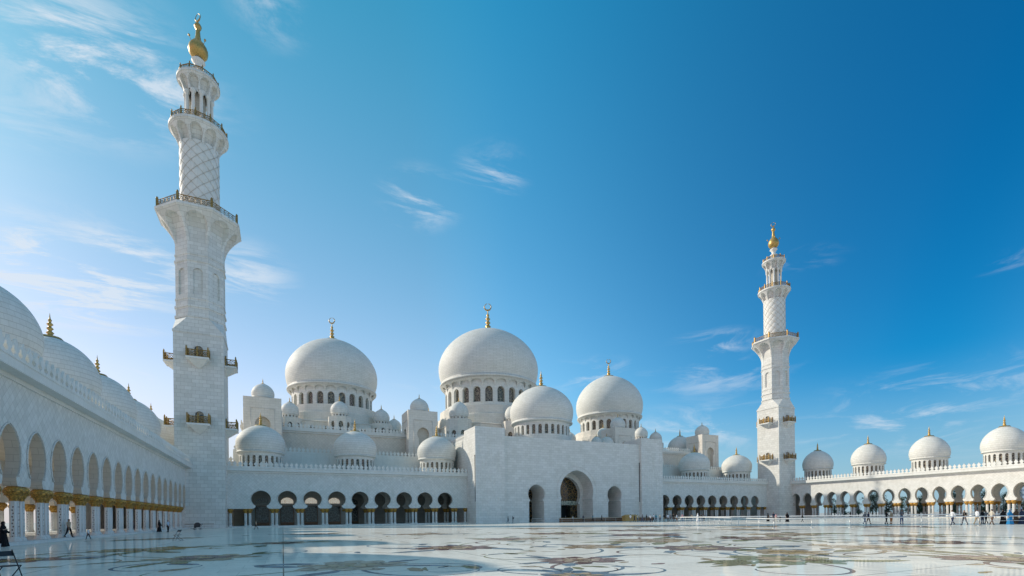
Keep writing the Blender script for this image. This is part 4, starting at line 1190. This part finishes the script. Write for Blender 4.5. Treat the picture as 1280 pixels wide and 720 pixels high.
person('person in black between the two white-shirted men on the right', 1228, 57.5, toC, 'stand', 'black', 'navy', 'd', h=1.68, sleeve='black')
person('person in grey with dark trousers just right of the black-clad person', 1232.5, 58, toL, 'walk', 'grey', 'black', 'd', h=1.66)
person('man in a pale striped shirt and brown trousers striding right', 1240, 54, toR, 'walk', 'cream', 'brown', 'd', h=1.80)
person('woman in a black robe left of the bright blue robe', 1254, 55.5, toL, 'stand', 'black', 'black', robe='black', h=1.72)
person('woman in a bright blue robe at the right edge', 1262.5, 54.5, toC, 'stand', 'blue', 'blue', robe='blue', h=1.68)
person('woman in a dark brown robe right of the bright blue robe', 1270, 56, toL, 'stand', 'brown', 'brown', robe='brown', h=1.74)
person('black-robed woman at the far right edge of the view', 1277.5, 55, toC, 'stand', 'navy', 'navy', robe='navy', h=1.74)
person('woman in a black robe under the right arcade beside the fourth arch', 1063, 150, toL, 'stand', 'black', 'black', robe='black', h=1.66, z=FL)

# ------------------------------------------------------------------ trees and skyline beyond the right arcade
def tree_parts(seedv, H, cr):
    r = random.Random(seedv)
    tb = MB(); tb.tube([(0, 0, 0), (.1, .05, H*.25), (.0, .1, H*.5), (.1, 0, H*.75)], [.22, .17, .12, .05], 7)
    for k in range(7):
        a = r.uniform(0, TAU); z = H*r.uniform(.3, .6); tb.tube([(0, 0, z), (math.cos(a)*cr*.4, math.sin(a)*cr*.4, z+H*.15), (math.cos(a)*cr*.75, math.sin(a)*cr*.75, z+H*.25)], [.09, .05, .02], 5)
    lb = MB(); lb.fixn = False
    cl = [(r.uniform(-1, 1)*cr*.7, r.uniform(-1, 1)*cr*.7, H*r.uniform(.22, .93), cr*r.uniform(.28, .5)) for _ in range(22)]
    for cx, cy, cz, rr in cl:
        for _ in range(85):
            d = Vector((r.gauss(0, 1), r.gauss(0, 1), r.gauss(0, .8))).normalized()*rr*r.uniform(.45, 1.1)
            p = Vector((cx, cy, cz))+d; u = Vector((r.gauss(0, 1), r.gauss(0, 1), r.gauss(0, 1))).normalized(); w = u.orthogonal().normalized(); s = r.uniform(.12, .26)
            lb.quad(p-u*s, p+w*s*.5, p+u*s, p-w*s*.5)
    return tb, lb
tr = None; kinds = []
rt_ = random.Random(11)
for i in range(3):
    H = (7.5, 6.2, 8.6)[i]
    t = thing('tree', 'dark green tree growing beyond the arches of the right arcade', 'tree', (0, 0, 0), group='trees beyond the right arcade')
    tb, lb = tree_parts(40+i, H, H*.36); tb.build('trunk', M['bark'], t); lb.build('crown', M['leaf'], t); kinds.append(t)
spots = [(196, 118), (199, 111), (195, 104), (200, 97), (196, 90), (201, 84), (197, 73), (203, 66), (198, 59), (206, 50), (199, 40), (214, 100), (218, 80), (192, 112), (205, 108), (207, 93), (192, 98), (210, 73), (194, 80), (208, 60), (193, 66), (216, 66), (222, 92), (214, 46), (196, 50)]
for i, (x, y) in enumerate(spots):
    if i < 3: o = kinds[i]
    else:
        s = kinds[i % 3]; o = s.copy(); col.objects.link(o)
        for ch in s.children: d = ch.copy(); col.objects.link(d); d.parent = o
    o.location = (x, y, 0); o.rotation_euler = (0, 0, rt_.uniform(0, 6)); sc = rt_.uniform(.75, 1.1); o.scale = (sc, sc, sc)
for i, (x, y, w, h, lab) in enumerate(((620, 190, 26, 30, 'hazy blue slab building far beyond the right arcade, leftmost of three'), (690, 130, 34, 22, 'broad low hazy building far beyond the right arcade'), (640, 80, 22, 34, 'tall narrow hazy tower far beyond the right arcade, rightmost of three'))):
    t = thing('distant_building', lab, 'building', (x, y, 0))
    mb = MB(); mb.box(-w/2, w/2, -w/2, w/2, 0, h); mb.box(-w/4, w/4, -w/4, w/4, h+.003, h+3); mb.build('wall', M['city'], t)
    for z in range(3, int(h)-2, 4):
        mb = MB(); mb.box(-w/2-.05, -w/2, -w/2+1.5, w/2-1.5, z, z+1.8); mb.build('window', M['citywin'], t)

# ------------------------------------------------------------------ camera
cd = bpy.data.cameras.new('camera'); cam = bpy.data.objects.new('camera', cd); col.objects.link(cam)
cd.sensor_width = 36; cd.lens = F; cd.clip_start = .1; cd.clip_end = 12000
cd.shift_y = (645.9-360)/1280
cam.matrix_world = Matrix.Translation((0, 0, CAM_H)) @ Matrix.Rotation(-YAW, 4, 'Z') @ Matrix.Rotation(PI/2, 4, 'X') @ Matrix.Rotation(ROLL, 4, 'Z')
scn.camera = cam

# ------------------------------------------------------------------ light and sky
sd = bpy.data.lights.new('sun', 'SUN'); so = bpy.data.objects.new('sun', sd); col.objects.link(so)
sd.energy = 3.7; sd.angle = R(.55); sd.color = (1., .92, .79)
sdir = Vector((SUN_DIR.x*math.cos(SUN_EL), SUN_DIR.y*math.cos(SUN_EL), math.sin(SUN_EL)))
so.rotation_euler = sdir.to_track_quat('Z', 'Y').to_euler()
w = bpy.data.worlds.new('World'); scn.world = w; w.use_nodes = True; w.node_tree.nodes.clear()
t = NT(w.node_tree)
out = t.node('ShaderNodeOutputWorld'); bg = t.node('ShaderNodeBackground'); t.l.new(bg.outputs[0], out.inputs[0])
sky = t.node('ShaderNodeTexSky'); sky.sky_type = 'NISHITA'; sky.sun_disc = False
sky.sun_elevation = SUN_EL; sky.sun_rotation = math.atan2(SUN_DIR.x, SUN_DIR.y)
sky.air_density = 1.0; sky.dust_density = .6; sky.ozone_density = 2.5; sky.altitude = 0
hs = t.node('ShaderNodeHueSaturation'); hs.inputs['Saturation'].default_value = 1.1; t.l.new(sky.outputs[0], hs.inputs['Color'])
skyc = hs.outputs[0]
tc = t.node('ShaderNodeTexCoord'); G = tc.outputs['Generated']
# colour grade of the sky: brightest ahead, deeper and bluer to the right and aloft
side = t.vmath('DOT_PRODUCT', G, (math.cos(YAW), -math.sin(YAW), 0.))
rp = t.node('ShaderNodeValToRGB'); t.put(rp.inputs[0], t.remap(side, -1., 1.)); cr_ = rp.color_ramp; cr_.interpolation = 'B_SPLINE'
pts_ = [(0., (.47, .41, .40)), (.18, (.55, .46, .42)), (.42, (.78, .68, .575)), (.5, (.50, .70, .67)), (.64, (.24, .52, .57)), (.79, (.0, .32, .46)), (.87, (.02, .34, .45)), (.95, (.62, .60, .58)), (1., (.66, .60, .56))]  # last stops, past the right of the view, raised as added fill for the left arcade
cr_.elements[0].position = 0.; cr_.elements[1].position = 1.
for p_, c_ in pts_[1:-1]: cr_.elements.new(p_)
for e_, (p_, c_) in zip(cr_.elements, pts_): e_.position = p_; e_.color = (*c_, 1)
skyc = t.mix(1., skyc, rp.outputs[0], 'MULTIPLY')
gz = t.sep(G)[2]
kr = t.remap(gz, .15, .75, 1.15, .22)
skyc = t.mix(1., skyc, t.comb(t.math('MULTIPLY', kr, 3.), 3., 3.), 'MULTIPLY')
# sky behind the camera lifted and warmed as added fill for the shaded facades
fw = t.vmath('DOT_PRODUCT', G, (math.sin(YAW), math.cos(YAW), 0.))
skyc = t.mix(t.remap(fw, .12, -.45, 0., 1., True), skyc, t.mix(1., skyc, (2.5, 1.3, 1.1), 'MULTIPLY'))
skyc = t.mix(t.remap(gz, .80, .95, 0., 1., True), skyc, (2.6, 4.4, 6.2))
skyc = t.mix(t.remap(gz, .0, .26, .85, 0., True), skyc, (4.0, 5.4, 6.6))
def bearing(px, py):
    r = (px-640)/606.; e = (645.9-py-(px-640)*.0122)/606.
    v = Vector((r*math.cos(YAW)+math.sin(YAW), -r*math.sin(YAW)+math.cos(YAW), e)); return v.normalized()
# cirrus: each wisp is a soft patch in the sky filled with streaky noise
sx = t.sep(G); den = t.math('ADD', t.math('MAXIMUM', sx[2], 0.), .12)
pl = t.comb(t.math('DIVIDE', sx[0], den), t.math('DIVIDE', sx[1], den), 0.)
mp = t.node('ShaderNodeMapping'); t.put(mp.inputs[0], pl); mp.inputs['Rotation'].default_value = (0, 0, .5); mp.inputs['Scale'].default_value = (1., 2.6, 1.)
st = t.noise(mp.outputs[0], 3.2, 9, .68, .5); fine = t.noise(pl, 1.3, 5, .6, 1.2)
mp2 = t.node('ShaderNodeMapping'); t.put(mp2.inputs[0], G); mp2.inputs['Scale'].default_value = (2.2, 2.2, 9.); st2 = t.noise(mp2.outputs[0], 3.0, 8, .65, .8)
tot = None
wisps = [(130, 80, .17, .8), (80, 50, .12, .5), (190, 100, .10, .7), (120, 345, .16, 1.5), (50, 340, .14, 1.1), (190, 350, .1, 1.2), (310, 340, .10, .9), (530, 250, .09, 1.1), (620, 215, .08, .9), (345, 15, .07, .5), (20, 150, .1, .35), (250, 130, .1, .25)]
low = [(890, 430, .10, .8), (740, 470, .14, .5), (900, 470, .16, .5), (1180, 488, .2, .55), (1010, 325, .08, .35), (1080, 535, .2, .45), (880, 535, .2, .6), (170, 470, .08, .5), (1270, 325, .06, .3), (540, 475, .12, .45), (350, 500, .1, .3), (1230, 540, .18, .25)]
for lst, fld, lo, hi in ((wisps, st, .42, .64), (low, st2, .46, .70)):
    dens = t.remap(fld, lo, hi, 0., 1., True)
    if fld is st: dens = t.math('MULTIPLY', dens, t.remap(fine, .3, .6, .2, 1.))
    for px, py, rad, amt in lst:
        b_ = bearing(px, py)
        d = t.vmath('SUBTRACT', G, tuple(b_))
        ds = t.vmath('MULTIPLY', d, (1., 1., 1.6 if fld is st else 3.2))
        L = t.vmath('LENGTH', ds)
        m_ = t.math('MULTIPLY', t.remap(L, 0., rad, amt, 0., True), dens)
        tot = m_ if tot is None else t.math('ADD', tot, m_)
tot = t.math('MINIMUM', tot, .75)
skyc = t.mix(tot, skyc, (7.5, 8.2, 9.0))
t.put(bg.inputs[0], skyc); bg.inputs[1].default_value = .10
scn.view_settings.view_transform = 'Standard'; scn.view_settings.look = 'None'; scn.view_settings.exposure = 0; scn.view_settings.gamma = 1
scn.render.engine = 'CYCLES'
scn.cycles.max_bounces = 6; scn.cycles.diffuse_bounces = 3; scn.cycles.glossy_bounces = 3
